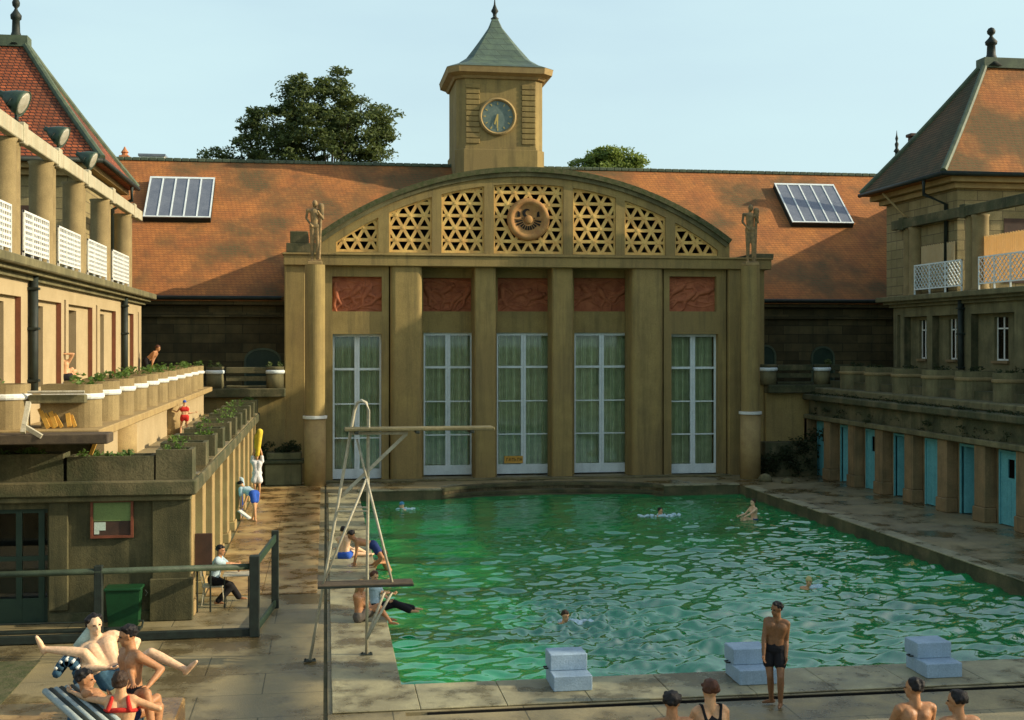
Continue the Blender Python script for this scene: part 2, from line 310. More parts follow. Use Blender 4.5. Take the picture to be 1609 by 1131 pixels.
b = MB(); b.box(PX0, PX0+.004, PY0, PY1, -1.2, -.005); b.box(PX1-.012, PX1-.008, PY0, PY1, -1.2, -.005); b.box(PX0+.1, XA, PY1-.012, PY1-.006, -1.2, .0); b.box(XB, PX1-.1, PY1-.012, PY1-.006, -1.2, .0)
b.build('pool_wall', M['moss'], kind='structure')
# warm wet slabs on left terrace
b = MB(); y = 29.0; 
while y < 50.4:
    n = 2; x = -2.75
    for k in range(n): b.cbox(x+.006, x+1.28-.006, y+.006, min(y+1.5,50.8)-.006, .003, .025+.004*((k+int(y))%2), .006); x += 1.28
    y += 1.5
b.build('path', M['deckwarm'], kind='structure')
b = MB(); b.box(-14, -5.2, 20.4, 23.6, .003, .012); b.build('dark_mat_floor', M['mosstop'], kind='structure')
# water
rng = np.random.default_rng(7)
nx, ny = 330, 720
gx = np.linspace(PX0, PX1, nx); gy = PY0+(np.linspace(0,1,ny)**1.15)*(PY1+1.8-PY0); XX, YY = np.meshgrid(gx, gy)
ZZ = np.zeros_like(XX)
for k in range(90):
    wl = .24*(6.5**rng.random()); a = rng.normal(math.pi/2*1.08, .45); ph = rng.uniform(0, 6.28)
    ZZ += .0082*wl**.92*np.sin((np.cos(a)*XX+np.sin(a)*YY)*2*math.pi/wl+ph + .8*np.sin(XX*.5+ph)+.6*np.sin(YY*.43+1.7*ph))
calm = np.clip(1.15-(YY-PY0)/27, .28, 1.0)*np.clip(.38+(XX-PX0)/9, .38, 1); ZZ = ZZ*calm
CH = np.zeros_like(XX)                                   # choppier water round the swimmers
for k in range(40):
    wl = .16*(4**rng.random()); a = rng.uniform(0, math.pi); CH += .004*wl**.8*np.sin((np.cos(a)*XX+np.sin(a)*YY)*2*math.pi/wl+rng.uniform(0,6.28))
for (su,sv,sr,sa) in ((888,970,1.6,2.2),(980,1000,2.0,2.0),(1037,806,1.5,2.5),(632,797,1.0,1.6),(1271,915,1.3,1.6),(1182,803,1.0,1.6),(830,850,1.6,1.0)):
    q = W(su,sv,Z=-.37); ZZ += CH*sa*np.exp(-((XX-q.x)**2+((YY-q.y)/1.6)**2)/sr**2)
vs = np.stack([XX, YY, ZZ-.37], -1).reshape(-1,3); idx = np.arange(nx*ny).reshape(ny,nx)
fc = np.stack([idx[:-1,:-1], idx[:-1,1:], idx[1:,1:], idx[1:,:-1]], -1).reshape(-1,4)
me = bpy.data.meshes.new('water'); me.from_pydata(vs.tolist(), [], fc.tolist()); me.materials.append(M['water'])
me.polygons.foreach_set('use_smooth', [True]*len(fc)); wo = bpy.data.objects.new('water', me); scene.collection.objects.link(wo); tag(wo, kind='structure')
# ------------------------------------------------------------ main bath hall
HY = 52.6; RY = 53.8; HC = 8.75
hall = thing('bath_hall', 'olive hall with arched grille facade, clock tower and orange roof at the far pool end', 'bath house', (HC, HY, 0))
fy = lambda a, z, d: (a, d, z)
def hx(u): return UX(u, HY)
def rx(u): return UX(u, RY)
ZB0, ZB1 = 9.17, 9.66
# windows ----------------------------------------------------
def hall_window(u0, u1, v0, v1, Y):
    x0, x1 = UX(u0, Y), UX(u1, Y); z1 = VZ(v0, (u0+u1)/2, Y=Y); z0 = max(.05, VZ(v1, (u0+u1)/2, Y=Y))
    b = MB(); h = z1-z0; f = .1; xm = (x0+x1)/2; y = Y+.13
    b.box(x0, x0+f, y, y+.12, z0, z1); b.box(x1-f, x1, y, y+.12, z0, z1); b.box(x0+f, x1-f, y, y+.12, z1-.14, z1); b.box(x0+f, x1-f, y, y+.12, z0, z0+.42)
    b.box(xm-.11, xm-.004, y-.015, y+.135, z0+.004, z1-.004); b.box(xm+.004, xm+.11, y-.015, y+.135, z0+.004, z1-.004)
    for fr_ in (.245, .485, .72):
        zz = z1-h*fr_; w = .05 if fr_ < .3 else .028
        b.box(x0+f, xm-.11, y+.01, y+.10, zz-w, zz+w); b.box(xm+.11, x1-f, y+.01, y+.10, zz-w, zz+w)
    o = b.build('window', M['frame'], hall)
    MB().box(x0+f+.004, x1-f-.004, y+.05, y+.056, z0+.42, z1-.14).build('pane', M['glass'], o)
    b = MB(); n = 150; w = x1-x0-.1; rnd = random.Random(u0); phs = [rnd.uniform(.6,1.4) for _ in range(n)]; X_ = x0+.05; xs = []
    acc = 0
    for i in range(n): acc += phs[i]; xs.append(acc)
    xs = [x0+.05+w*q/acc for q in xs]
    pts = [(xs[i], y+.42+.07*math.sin(i*1.35+math.sin(i*.31)*2)) for i in range(n)]
    b.loft([[(p[0], p[1], z0+.02) for p in pts], [(p[0], p[1], z1-.05) for p in pts]], cap=False, close=False); b.build('curtain', M['curtain'], o)
    return (x0, x1, z0, z1)
wins = [hall_window(522,600,524,755,HY+.25), hall_window(1052,1127,524,747,HY+.25)]
rec = [hall_window(665,743,522,750,RY), hall_window(780,866,522,746,RY), hall_window(902,990,522,745,RY)]
bz0, bz1 = VZ(754,560,Y=HY), VZ(524,560,Y=HY)
b = MB()
def panelz(v, u, Y): return VZ(v, u, Y=Y)
# side bays
for (u0,u1,wi,ur0,ur1) in ((511,611,0,522,600),(1043,1141,1,1052,1126)):
    w = wins[wi]; x0, x1 = hx(u0), hx(u1)
    holes = [(w[0]+.02, w[1]-.02, 0, w[3]-.02), (hx(ur0), hx(ur1), panelz(489,ur0,HY), panelz(434,ur0,HY))]
    b.holed(x0, x1, 0, ZB0, holes, fy, HY, HY+.38)
    b.box(x0-.02, x1+.02, HY+.9, HY+1.0, 0, ZB0)
# recessed centre wall
xs0, xs1 = hx(640), hx(1020)
holes = []
for i,(u0,u1) in enumerate(((665,741),(782,864),(902,988))):
    w = rec[i]; holes += [(w[0]+.02, w[1]-.02, 0, w[3]-.02), (rx(u0), rx(u1), panelz(489,u0,RY), panelz(436,u0,RY))]
b.holed(xs0, xs1, 0, 10.2, holes, fy, RY, RY+.38); b.box(xs0, xs1, RY+.9, RY+1.0, 0, 10)
b.build('wall', M['stone'], hall)
MB().box(hx(447), hx(1141), RY+1.3, RY+1.35, 0, 10).build('interior_wall', M['curtain'], hall)
# piers and pilasters
def pier(x0, x1, y0, round_=.0, y1=None, mb=None):
    y1 = y1 or RY; b = MB(); w = x1-x0
    if round_:
        n = 10; poly = [(x0, y1)]
        for i in range(n+1): a = math.pi/2*i/n; poly.append((x0+round_*(1-math.cos(a)), y0+round_*(1-math.sin(a))))
        for i in range(n+1): a = math.pi/2*i/n; poly.append((x1-round_*(1-math.sin(a)), y0+round_*(1-math.cos(a))))
        poly.append((x1, y1))
    else: poly = [(x0,y1),(x0,y0+.05),(x0+.05,y0),(x1-.05,y0),(x1,y0+.05),(x1,y1)]
    b.loft([[(p[0],p[1],0.002) for p in poly],[(p[0],p[1],ZB0-.003) for p in poly]]); b.build('pier', M['stone'], hall)
pier(hx(613), hx(663), HY-.22, .24, RY-.01); pier(hx(992), hx(1041), HY-.22, .24, RY-.01)
pier(hx(746), hx(779), HY-.05, .0, RY-.01); pier(hx(868), hx(900), HY-.05, .0, RY-.01)
pier(hx(447), hx(480), HY-.2, 0, HY+3.4); pier(hx(1143), hx(1163), HY-.2, 0, HY+3.4); pier(hx(1166), hx(1200), HY-.12, 0, HY+3.4)
b = MB(); b.box(hx(480)+.003, hx(511), HY, HY+.4, .01, ZB0-.01); b.build('wall', M['stone'], hall)
# beam
b = MB(); b.cbox(hx(446), hx(1208), HY-.35, RY-.03, ZB0, ZB1-.06, .02); b.cbox(hx(444), hx(1210), HY-.42, RY-.03, ZB1-.058, ZB1+.03, .02); b.build('beam', M['stone'], hall)
b = MB(); b.cbox(hx(450), hx(500), HY-.25, HY+2.5, ZB1+.04, ZB1+.451); b.cbox(hx(456), hx(484), HY-.2, HY+2.5, ZB1+.452, ZB1+.95); b.build('parapet_block', M['moss'], hall); MB().cbox(hx(1180), hx(1212), HY-.3, HY+2.5, ZB1+.04, ZB1+.22).build('parapet_block', M['moss'], hall)
# arch
def circ(xa, za, zt):
    h = zt-za; w = abs(HC-xa); r = (w*w+h*h)/(2*h); return HC, zt-r, r
XL = hx(500)
ex = circ(XL, VZ(372,502,Y=HY), VZ(268,815,Y=HY)+.02); inn = (ex[0], ex[1], ex[2]-.30)
def top(x, c): return c[1]+math.sqrt(max(0, c[2]**2-(x-c[0])**2))
pan = []
for (u0,u1) in ((528,594),(611,678),(693,760),(775,884),(899,966),(980,1044),(1059,1126)): pan.append((hx(u0), hx(u1)))
gz0 = ZB1+.10
gt = (ex[0], ex[1], ex[2]-.62)
ptop = []
b = MB(); xr = 2*HC-XL
cuts = sorted({XL, xr, *[p[0] for p in pan], *[p[1] for p in pan]})
for i in range(len(cuts)-1):
    x0, x1 = cuts[i], cuts[i+1]; isp = any(abs(p[0]-x0) < 1e-6 for p in pan); n = 8
    for k in range(n):
        a, c = x0+(x1-x0)*k/n, x0+(x1-x0)*(k+1)/n
        for (yy) in (HY-.2, HY+.25):
            lo = (lambda x: top(x, gt)) if isp else (lambda x: ZB1+.03)
            b.quad((a,yy,lo(a)),(c,yy,lo(c)),(c,yy,top(c,ex)),(a,yy,top(a,ex)))
            if isp: b.quad((a,yy,ZB1+.03),(c,yy,ZB1+.03),(c,yy,gz0),(a,yy,gz0))
        if isp: b.quad((a,HY-.2,top(a,gt)),(c,HY-.2,top(c,gt)),(c,HY+.25,top(c,gt)),(a,HY+.25,top(a,gt))); b.quad((a,HY-.2,gz0),(c,HY-.2,gz0),(c,HY+.25,gz0),(a,HY+.25,gz0))
    if isp:
        for x in (x0, x1): b.quad((x,HY-.2,gz0),(x,HY+.25,gz0),(x,HY+.25,top(x,gt)),(x,HY-.2,top(x,gt)))
b.build('arch_wall', M['stone'], hall)
def archband(c, r0, r1, y0, y1, name, m):
    b = MB(); n = 60; rings = []
    for i in range(n+1):
        x = XL+(xr-XL)*i/n; th = math.asin((x-c[0])/c[2]); q = lambda r, y: (c[0]+r*math.sin(th), y, c[1]+r*math.cos(th))
        rings.append([q(c[2]+r0,y0), q(c[2]+r1,y0), q(c[2]+r1,y1), q(c[2]+r0,y1)])
    b.loft(rings); b.build(name, m, hall)
archband(ex, -.12, .10, HY-.42, HY+.3, 'arch_coping', M['mosstop'])
archband(ex, -.30, -.122, HY-.30, HY-.202, 'arch_moulding', M['dirty'])
b = MB(); n = 40; rings = []
for i in range(n+1):
    x = XL+(xr-XL)*i/n; rings.append([(x,HY+.3,top(x,ex)-.03),(x,62,top(x,ex)-.03),(x,62,top(x,ex)-.2),(x,HY+.3,top(x,ex)-.2)])
b.loft(rings); b.build('vault_roof', M['mosstop'], hall)
b = MB(); pl = [(XL+.3,ZB1)]+[(XL+.3+(xr-XL-.6)*i/30, top(XL+.3+(xr-XL-.6)*i/30, ex)-.25) for i in range(31)]+[(xr-.3,ZB1)]; b.prism(pl, lambda p, d: (p[0], d, p[1]), HY+1.4, HY+1.45); b.build('loft_wall', M['black'], hall)
b = MB(); b.box(hx(447)+.02, hx(1206), HY+.5, 57.7, ZB1-.3, ZB1+.02); b.box(hx(447)+.02, hx(447)+.3, HY+.5, 56.2, 0, ZB1-.3); b.box(hx(1198)-.3, hx(1198), HY+.5, 56.2, 0, ZB1-.3); b.build('side_wall', M['dirty'], hall)
# grilles
def clipseg(p, q, poly):
    t0, t1 = 0., 1.; d = (q[0]-p[0], q[1]-p[1]); n = len(poly)
    for i in range(n):
        a, c = poly[i], poly[(i+1)%n]; ex_, ey_ = c[0]-a[0], c[1]-a[1]
        num = ex_*(p[1]-a[1])-ey_*(p[0]-a[0]); den = ex_*d[1]-ey_*d[0]
        if abs(den) < 1e-9:
            if num < 0: return None
        else:
            t = -num/den
            if den > 0: t0 = max(t0, t)
            else: t1 = min(t1, t)
    if t1-t0 < .02: return None
    return (p[0]+d[0]*t0, p[1]+d[1]*t0), (p[0]+d[0]*t1, p[1]+d[1]*t1)
def bar2(b, p, q, w, y0, y1):
    d = V((q[0]-p[0], 0, q[1]-p[1]));
    if d.length < .03: return
    d.normalize(); s = V((-d.z, 0, d.x))*w/2
    P, Q = V((p[0],0,p[1])), V((q[0],0,q[1])); r = [[c+s, c-s] for c in (P, Q)]
    ring = lambda y: [(c.x, y, c.z) for c in (P+s, Q+s, Q-s, P-s)]
    b.loft([ring(y0), ring(y1)])
for pi_, (x0, x1) in enumerate(pan):
    n = 8; tp = [(x0+(x1-x0)*i/n, top(x0+(x1-x0)*i/n, gt)) for i in range(n+1)]
    poly = [(x0,gz0),(x1,gz0)]+tp[::-1]
    b = MB(); a = (x1-x0)/(3.0 if pi_ != 3 else 5.0); rh = a*.866; w = .135; yb = HY-.06
    for k in range(0, 9):
        s_ = clipseg((x0-1, gz0+.02+rh*k), (x1+1, gz0+.02+rh*k), poly)
        if s_: bar2(b, *s_, w if k else .2, yb, yb+.12)
    for k in range(-12, 14):
        xb = x0+a*k; L_ = 8
        for sgn, dy in ((1,.003),(-1,.006)):
            s_ = clipseg((xb, gz0), (xb+sgn*L_*.5, gz0+L_*.866), poly)
            if s_: bar2(b, *s_, w, yb-dy, yb+.12-dy)
    ring = poly+[poly[0]]
    for i in range(len(ring)-1): bar2(b, ring[i], ring[i+1], .13, yb-.012-.001*i, yb+.13)
    for k in range(0, 9):                                   # bosses at the crossings
        for j in range(-8, 9):
            X_ = x0+a*(j+.5*(k%2)); Z_ = gz0+.02+rh*k
            if x0+.05 < X_ < x1-.05 and k and Z_ < top(X_, gt)-.08: b.loft([[(X_+r_*math.cos(t_*math.pi/3), y_, Z_+r_*math.sin(t_*math.pi/3)) for t_ in range(6)] for r_, y_ in ((.08, yb-.01), (.06, yb-.025))])
    b.build('grille', M['terra'], hall)
# medallion
mx_, mz_ = HC-.02, VZ(345,832,Y=HY); med = MB(); med.smooth = True; n = 48
prof = [(0,.0),(.62,.0),(.66,-.05),(.74,-.12),(.84,-.12),(.91,-.06),(.93,.0),(.93,.12)]
med.loft([[(mx_+r*math.cos(2*math.pi*i/n), HY-.14+h, mz_+r*math.sin(2*math.pi*i/n)) for i in range(n)] for r, h in prof if r], cap=True)
mo = med.build('medallion', M['terra_mid'], hall)
b = MB(); yy = HY-.15
def blob(pts): b.loft([[(mx_+x, yy-.012, mz_+z) for x, z in pts], [(mx_+x, yy+.01, mz_+z) for x, z in pts]])
for s_ in (-1, 1): blob([(s_*.5,.12),(s_*.36,.10),(s_*.38,.30),(s_*.46,.36)])
for k in range(11):
    a = math.pi+math.pi*(k+.5)/11; r0, r1, w_ = .27, (.56 if k in (0,1,9,10) else .45), .045
    c_, s_ = math.cos(a), math.sin(a); blob([(r0*c_-s_*.02, r0*s_+c_*.02-.02),(r0*c_+s_*.02, r0*s_-c_*.02-.02),(r1*c_+s_*w_, r1*s_-c_*w_-.02),(r1*c_-s_*w_, r1*s_+c_*w_-.02)])
for k in range(7): blob([(-.3+k*.09,.03),(-.25+k*.09,.03),(-.25+k*.09,.07),(-.3+k*.09,.07)])
ct = [(-.08+.19*math.cos(t), .27+.19*math.sin(t)) for t in np.linspace(.8, 5.2, 12)]+[(-.03+.10*math.cos(t), .27+.12*math.sin(t)) for t in np.linspace(5.0, 1.0, 12)]
for i in range(11): blob([ct[i], ct[i+1], ct[22-i], ct[23-i]])
b.build('emblem_shade', M['black'], mo)  # raised black shapes, their colour stands for the shade of cut openings
b = MB(); b.smooth = True; b.loft([[(mx_+r*math.cos(2*math.pi*i/16), yy-h, mz_-.02+r*math.sin(2*math.pi*i/16)) for i in range(16)] for r, h in ((.2,.0),(.17,.05),(.08,.08))]); b.smooth = False
b.box(mx_-.6, mx_+.6, yy-.02, yy, mz_+.0, mz_+.022); b.build('emblem_sun', M['terra_mid'], mo)
# figure reliefs
def relief(x0, x1, z0, z1, y, seed):
    r = np.random.default_rng(seed); nx_, nz_ = 90, 66; w, h = x1-x0, z1-z0
    X_, Z_ = np.meshgrid(np.linspace(0,w,nx_), np.linspace(0,h,nz_)); D = np.zeros_like(X_)
    def limb(p, q, ra, rb):
        px_, pz_ = p; qx, qz = q; dx, dz = qx-px_, qz-pz_; L2 = dx*dx+dz*dz+1e-9
        t = np.clip(((X_-px_)*dx+(Z_-pz_)*dz)/L2, 0, 1); d = np.hypot(X_-px_-t*dx, Z_-pz_-t*dz); rr = ra+(rb-ra)*t
        return np.sqrt(np.clip(rr**2-d**2, 0, None))
    for f in range(4 if seed%2 else 3):
        cx, cz = w*(.12+.25*f)+r.uniform(-.1,.1), h*r.uniform(.3,.55); a = r.uniform(.2,2.6); tl = .5
        hip = (cx, cz); neck = (cx+tl*math.cos(a), cz+tl*math.sin(a)*.8); hd = (neck[0]+.17*math.cos(a), neck[1]+.15*math.sin(a))
        for pq in ((hip, neck, .12, .15), (hd, hd, .10, .10)): D = np.maximum(D, limb(*pq))
        for s_ in (-1, 1):
            k = a+math.pi+s_*r.uniform(.3,1.3); kn = (cx+.4*math.cos(k), cz+.36*math.sin(k)); k2 = k-s_*r.uniform(.4,1.4); ft = (kn[0]+.4*math.cos(k2), kn[1]+.36*math.sin(k2))
            D = np.maximum(D, limb(hip, kn, .10, .075)); D = np.maximum(D, limb(kn, ft, .07, .045))
            k = a+s_*r.uniform(1.2,2.4); el = (neck[0]+.28*math.cos(k), neck[1]+.26*math.sin(k)); k2 = k+s_*r.uniform(-1.5,.8); hn = (el[0]+.26*math.cos(k2), el[1]+.24*math.sin(k2))
            D = np.maximum(D, limb(neck, el, .06, .05)); D = np.maximum(D, limb(el, hn, .05, .035))
    for k in range(7):                                        # drapery folds
        c0 = r.uniform(0,h); amp = r.uniform(.08,.25); fr_ = r.uniform(1.5,3.5); ph = r.uniform(0,6)
        D = np.maximum(D, .035*np.clip(1-np.abs(Z_-c0-amp*np.sin(X_*fr_+ph))/.05, 0, 1))
    vs = np.stack([x0+X_, y-D*1.05, z0+Z_], -1).reshape(-1,3); idx = np.arange(nx_*nz_).reshape(nz_,nx_)
    fs = np.stack([idx[:-1,:-1], idx[:-1,1:], idx[1:,1:], idx[1:,:-1]], -1).reshape(-1,4)
    b = MB(); b.smooth = True; b.add(vs.tolist(), fs.tolist()); b.build('relief', M['terra_red'], hall, fixn=False)
relief(hx(522), hx(600), panelz(489,522,HY), panelz(434,522,HY), HY+.3, 11); relief(hx(1052), hx(1126), panelz(489,1052,HY), panelz(434,1052,HY), HY+.3, 12)
for i,(u0,u1) in enumerate(((665,741),(782,864),(902,988))): relief(rx(u0), rx(u1), panelz(489,u0,RY), panelz(436,u0,RY), RY+.3, 21+i*3)
# notice on the centre window
b = MB(); x, z = W(807,722,Y=RY+.1).x, W(807,722,Y=RY+.1).z; b.box(x-.42, x+.42, RY+.085, RY+.105, z-.16, z+.16); no = b.build('notice', M['yellow'], hall)
b = MB()
for k, wd in enumerate((.07,.05,.08,.05,.07,.06)): xx = x-.33+k*.125; b.box(xx, xx+.02, RY+.079, RY+.084, z-.07, z+.08); b.box(xx+.022, xx+wd, RY+.079, RY+.084, z+.05-(k%2)*.07, z+.08-(k%2)*.07); b.box(xx+wd+.002, xx+wd+.018, RY+.079, RY+.084, z-.07, z+.08 if k%3 else z)
b.build('lettering', M['black'], no)
# forecourt step and low plinths at piers
b = MB(); b.cbox(hx(511), hx(1141), HY-.75, HY-.25, .004, .07, .01); b.build('threshold', M['dirty'], hall)
# wings -----------------------------------------------------
EY, EZ, RGY, RGZ = 55.7, 7.95, 63.7, 15.15; SL = (RGZ-EZ)/(RGY-EY)
def roofpt(u, v, lift=0):
    a = (u-804.5)/1920; dx = a*CT+ST; dy = -a*ST+CT; dz = -(v-540)/1920
    t = (EYE-EZ+SL*EY-lift)/(SL*dy-dz); return V((t*dx, t*dy, EYE+t*dz))
def slab_roof(x0, x1, name='roof'):
    b = MB(); b.add([(x0,EY,EZ),(x1,EY,EZ),(x1,RGY,RGZ),(x0,RGY,RGZ),(x0,EY,EZ-.2),(x1,EY,EZ-.2),(x1,RGY,RGZ-.2),(x0,RGY,RGZ-.2),(x0,RGY+7,RGZ-6.3),(x1,RGY+7,RGZ-6.3)],
       [(0,1,2,3),(4,7,6,5),(0,4,5,1),(1,5,6,2),(0,3,7,4),(3,2,9,8)]); return b.build(name, M['roof'], hall, fixn=False)
slab_roof(-16, 34)
b = MB(); x = -16
while x < 34: b.cbox(x, x+.39, RGY-.16, RGY+.16, RGZ-.09, RGZ+.09, .03); x += .4
b.build('ridge', M['leadtrim'], hall)
b = MB(); b.tube([(-10,EY-.1,EZ-.05),(-1.95,EY-.1,EZ-.05)], .09); b.tube([(19.5,EY-.1,EZ-.05),(28,EY-.1,EZ-.05)], .09); b.build('gutter_pipe', M['iron'], hall)
hf = lambda a, z, d: (a, d, z)
lw0, lw1 = -12, hx(448); rw0, rw1 = hx(1199), 30
for (a0, a1, hs) in ((lw0, lw1, []), (rw0, rw1, [])):
    b = MB(); b.box(a0, a1, EY+.5, EY+.9, 0, EZ-.35); b.box(a0, a1, EY+.1, EY+.9, EZ-.35, EZ-.16); b.box(a0, a1, EY+.3, EY+.9, EZ-.9, EZ-.70); b.build('wing_wall', M['ashlar'], hall)
def archdoor(xc, w, z0, z1, y):
    o = MB(); n = 12; pts = [(xc-w/2,z0),(xc+w/2,z0)]+[(xc+w/2*math.cos(math.pi*i/n), z1-.5+.5*math.sin(math.pi*i/n)) for i in range(n+1)]
    o.prism(pts, lambda p, d: (p[0], d, p[1]), y-.06, y+.02); d = o.build('door', M['greenpaint'], hall)
    o = MB(); P_ = [(xc-w/2,z0)]+[(xc-w/2*math.cos(math.pi*i/n), z1-.5+.5*math.sin(math.pi*i/n)) for i in range(n+1)]+[(xc+w/2,z0)]
    for i in range(len(P_)-1): bar2(o, P_[i], P_[i+1], .09, y-.10-.001*i, y)
    o.build('door_frame', M['leadtrim'], d)
archdoor(UX(413,EY+.5), 1.55, 3.9, VZ(548,413,Y=EY+.5), EY+.5); archdoor(UX(1292,EY+.5), 1.1, 3.9, VZ(545,1292,Y=EY+.5), EY+.5); archdoor(UX(1203,EY+.5), .9, 3.9, VZ(543,1203,Y=EY+.5), EY+.5)
# skylights
def skylight(uv, nb):
    p = [roofpt(*q) for q in uv]; x0, x1 = (p[0].x+p[3].x)/2, (p[1].x+p[2].x)/2; y1, y0 = (p[0].y+p[1].y)/2, (p[2].y+p[3].y)/2
    f = lambda a, s, l: V((a, s, EZ+SL*(s-EY)))+V((0,-SL,1)).normalized()*l
    def pb(b, a0, a1, s0, s1, l0, l1): b.add([f(a0,s0,l0),f(a1,s0,l0),f(a1,s1,l0),f(a0,s1,l0),f(a0,s0,l1),f(a1,s0,l1),f(a1,s1,l1),f(a0,s1,l1)], [(0,3,2,1),(4,5,6,7),(0,1,5,4),(1,2,6,5),(2,3,7,6),(3,0,4,7)])
    b = MB(); pb(b, x0, x1, y0, y1, -.05, .26); s_ = b.build('skylight', M['iron'], hall)
    b = MB(); pb(b, x0+.06, x1-.06, y0+.06, y1-.06, .262, .28); b.build('glazing', M['skyglass'], s_)
    b = MB()
    for k in range(nb+1): xx = x0+.04+(x1-x0-.08)*k/nb; pb(b, xx-.035, xx+.035, y0, y1, .27, .31)
    pb(b, x0, x1, y1-.1, y1, .272, .315); pb(b, x0, x1, y0, y0+.06, .272, .315); b.build('glazing_bars', M['frame'], s_)
skylight(((235,286),(338,286),(332,349),(227,349)), 5); skylight(((1215,296),(1311,296),(1335,357),(1243,357)), 5)
# clock tower -------------------------------------------------
tc_ = V((8.8, 63.7, 0)); thw = 2.22; tch = .42
def oct_(hw, ch, z): return [(tc_.x+x, tc_.y+y, z) for x, y in ((-hw+ch,-hw),(hw-ch,-hw),(hw,-hw+ch),(hw,hw-ch),(hw-ch,hw),(-hw+ch,hw),(-hw,hw-ch),(-hw,-hw+ch))]
b = MB(); b.loft([oct_(thw+.08,tch,13), oct_(thw+.08,tch,15.7), oct_(thw,tch,15.75), oct_(thw,tch,19.45)]); tower = b.build('clock_tower', M['pale_ashlar'] if 0 else M['stone'], hall)
b = MB()
for k in range(11):
    z = 16.0+.28*k
    for sx in (-1,1): b.cbox(tc_.x+sx*(thw-tch-.02), tc_.x+sx*(thw-tch-.72), tc_.y-thw-.06, tc_.y-thw+.05, z, z+.235, .02)
b.box(tc_.x-thw+.4, tc_.x+thw-.4, tc_.y-thw-.05, tc_.y-thw+.05, 15.72, 15.84); b.build('rustication', M['stone'], tower)
b = MB(); b.loft([oct_(thw+.1,tch,19.3), oct_(thw+.18,tch,19.42), oct_(thw+.45,tch+.08,19.55), oct_(thw+.5,tch+.1,19.85)]); b.build('cornice', M['stone_warm'], tower)
b = MB(); prof = [(2.74,19.855),(2.6,19.93),(2.1,20.16),(1.66,20.5),(1.3,21.0),(.95,21.5),(.62,22.0),(.36,22.4),(.2,22.8),(.1,23.05)]
b.loft([oct_(h, h*.2, z) for h, z in prof]); b.build('spire_roof', M['lead'], tower)
b = MB(); b.smooth = True; b.lathe((tc_.x,tc_.y,0), [(.2,22.6),(.12,22.85),(.22,22.95),(.1,23.05),(.1,23.2),(.2,23.35),(.12,23.5),(.05,23.7),(.02,24.0)], 12); b.build('finial', M['iron'], tower)
cz_ = VZ(183,782,Y=61.4); cx_ = W(782,183,Y=61.4).x; cy_ = tc_.y-thw
def disc(b, prof, n=40): b.loft([[(cx_+r*math.cos(2*math.pi*i/n), cy_-h, cz_+r*math.sin(2*math.pi*i/n)) for i in range(n)] for r, h in prof])
b = MB(); disc(b, [(.96,0),(.96,.12),(.88,.18),(.82,.14),(.8,.06)]); ck = b.build('clock_face', M['stone_warm'], tower)
b = MB(); disc(b, [(.79,.05),(.79,.075)]); b.build('dial', M['clock'], ck)
b = MB()
for k in range(12):
    a = math.pi*k/6; c_, s_ = math.sin(a), math.cos(a); bar2(b, (cx_+.6*c_, cz_+.6*s_), (cx_+.72*c_, cz_+.72*s_), .05, cy_-.09, cy_-.078)
b.build('hour_marks', M['gold'], ck); b = MB(); bar2(b, (cx_, cz_+.12), (cx_-.02, cz_-.58), .07, cy_-.11, cy_-.10); bar2(b, (cx_, cz_+.1), (cx_-.16, cz_-.4), .08, cy_-.125, cy_-.113); b.build('clock_hands', M['gold'], ck)

# ------------------------------------------------------------ free standing columns with statues
def poster(name, x, label, ring_z, top_z, slabel, side):
    c = thing(name, label, 'column', (x, 50.95, 0), 'tall round columns flanking the facade')
    b = MB(); b.smooth = True; r = .42; n = 28
    b.lathe((x,50.95,0), [(r+.02,0.002),(r+.02,ring_z)], n); b.build('lower_shaft', M['stone_warm'], c)
    b = MB(); b.loft([[(x+(r-.02)*(1+.07*abs(math.cos(2*t)))*math.cos(t)*.96, 50.95+(r-.02)*(1+.07*abs(math.cos(2*t)))*math.sin(t)*.96, z) for t in np.linspace(0, 2*math.pi, 32, endpoint=False)] for z in (ring_z+.14, top_z)]); b.build('upper_shaft', M['stone'], c)
    b = MB(); b.lathe((x,50.95,0), [(r+.02,ring_z+.001),(r+.08,ring_z+.02),(r+.08,ring_z+.13),(r,ring_z+.139)], n); b.build('ring', M['white'], c)
    b = MB(); b.cbox(x-.3, x+.3, 50.65, 51.25, top_z+.001, top_z+.14, .02); b.build('cap', M['stone_warm'], c)
    return top_z+.14
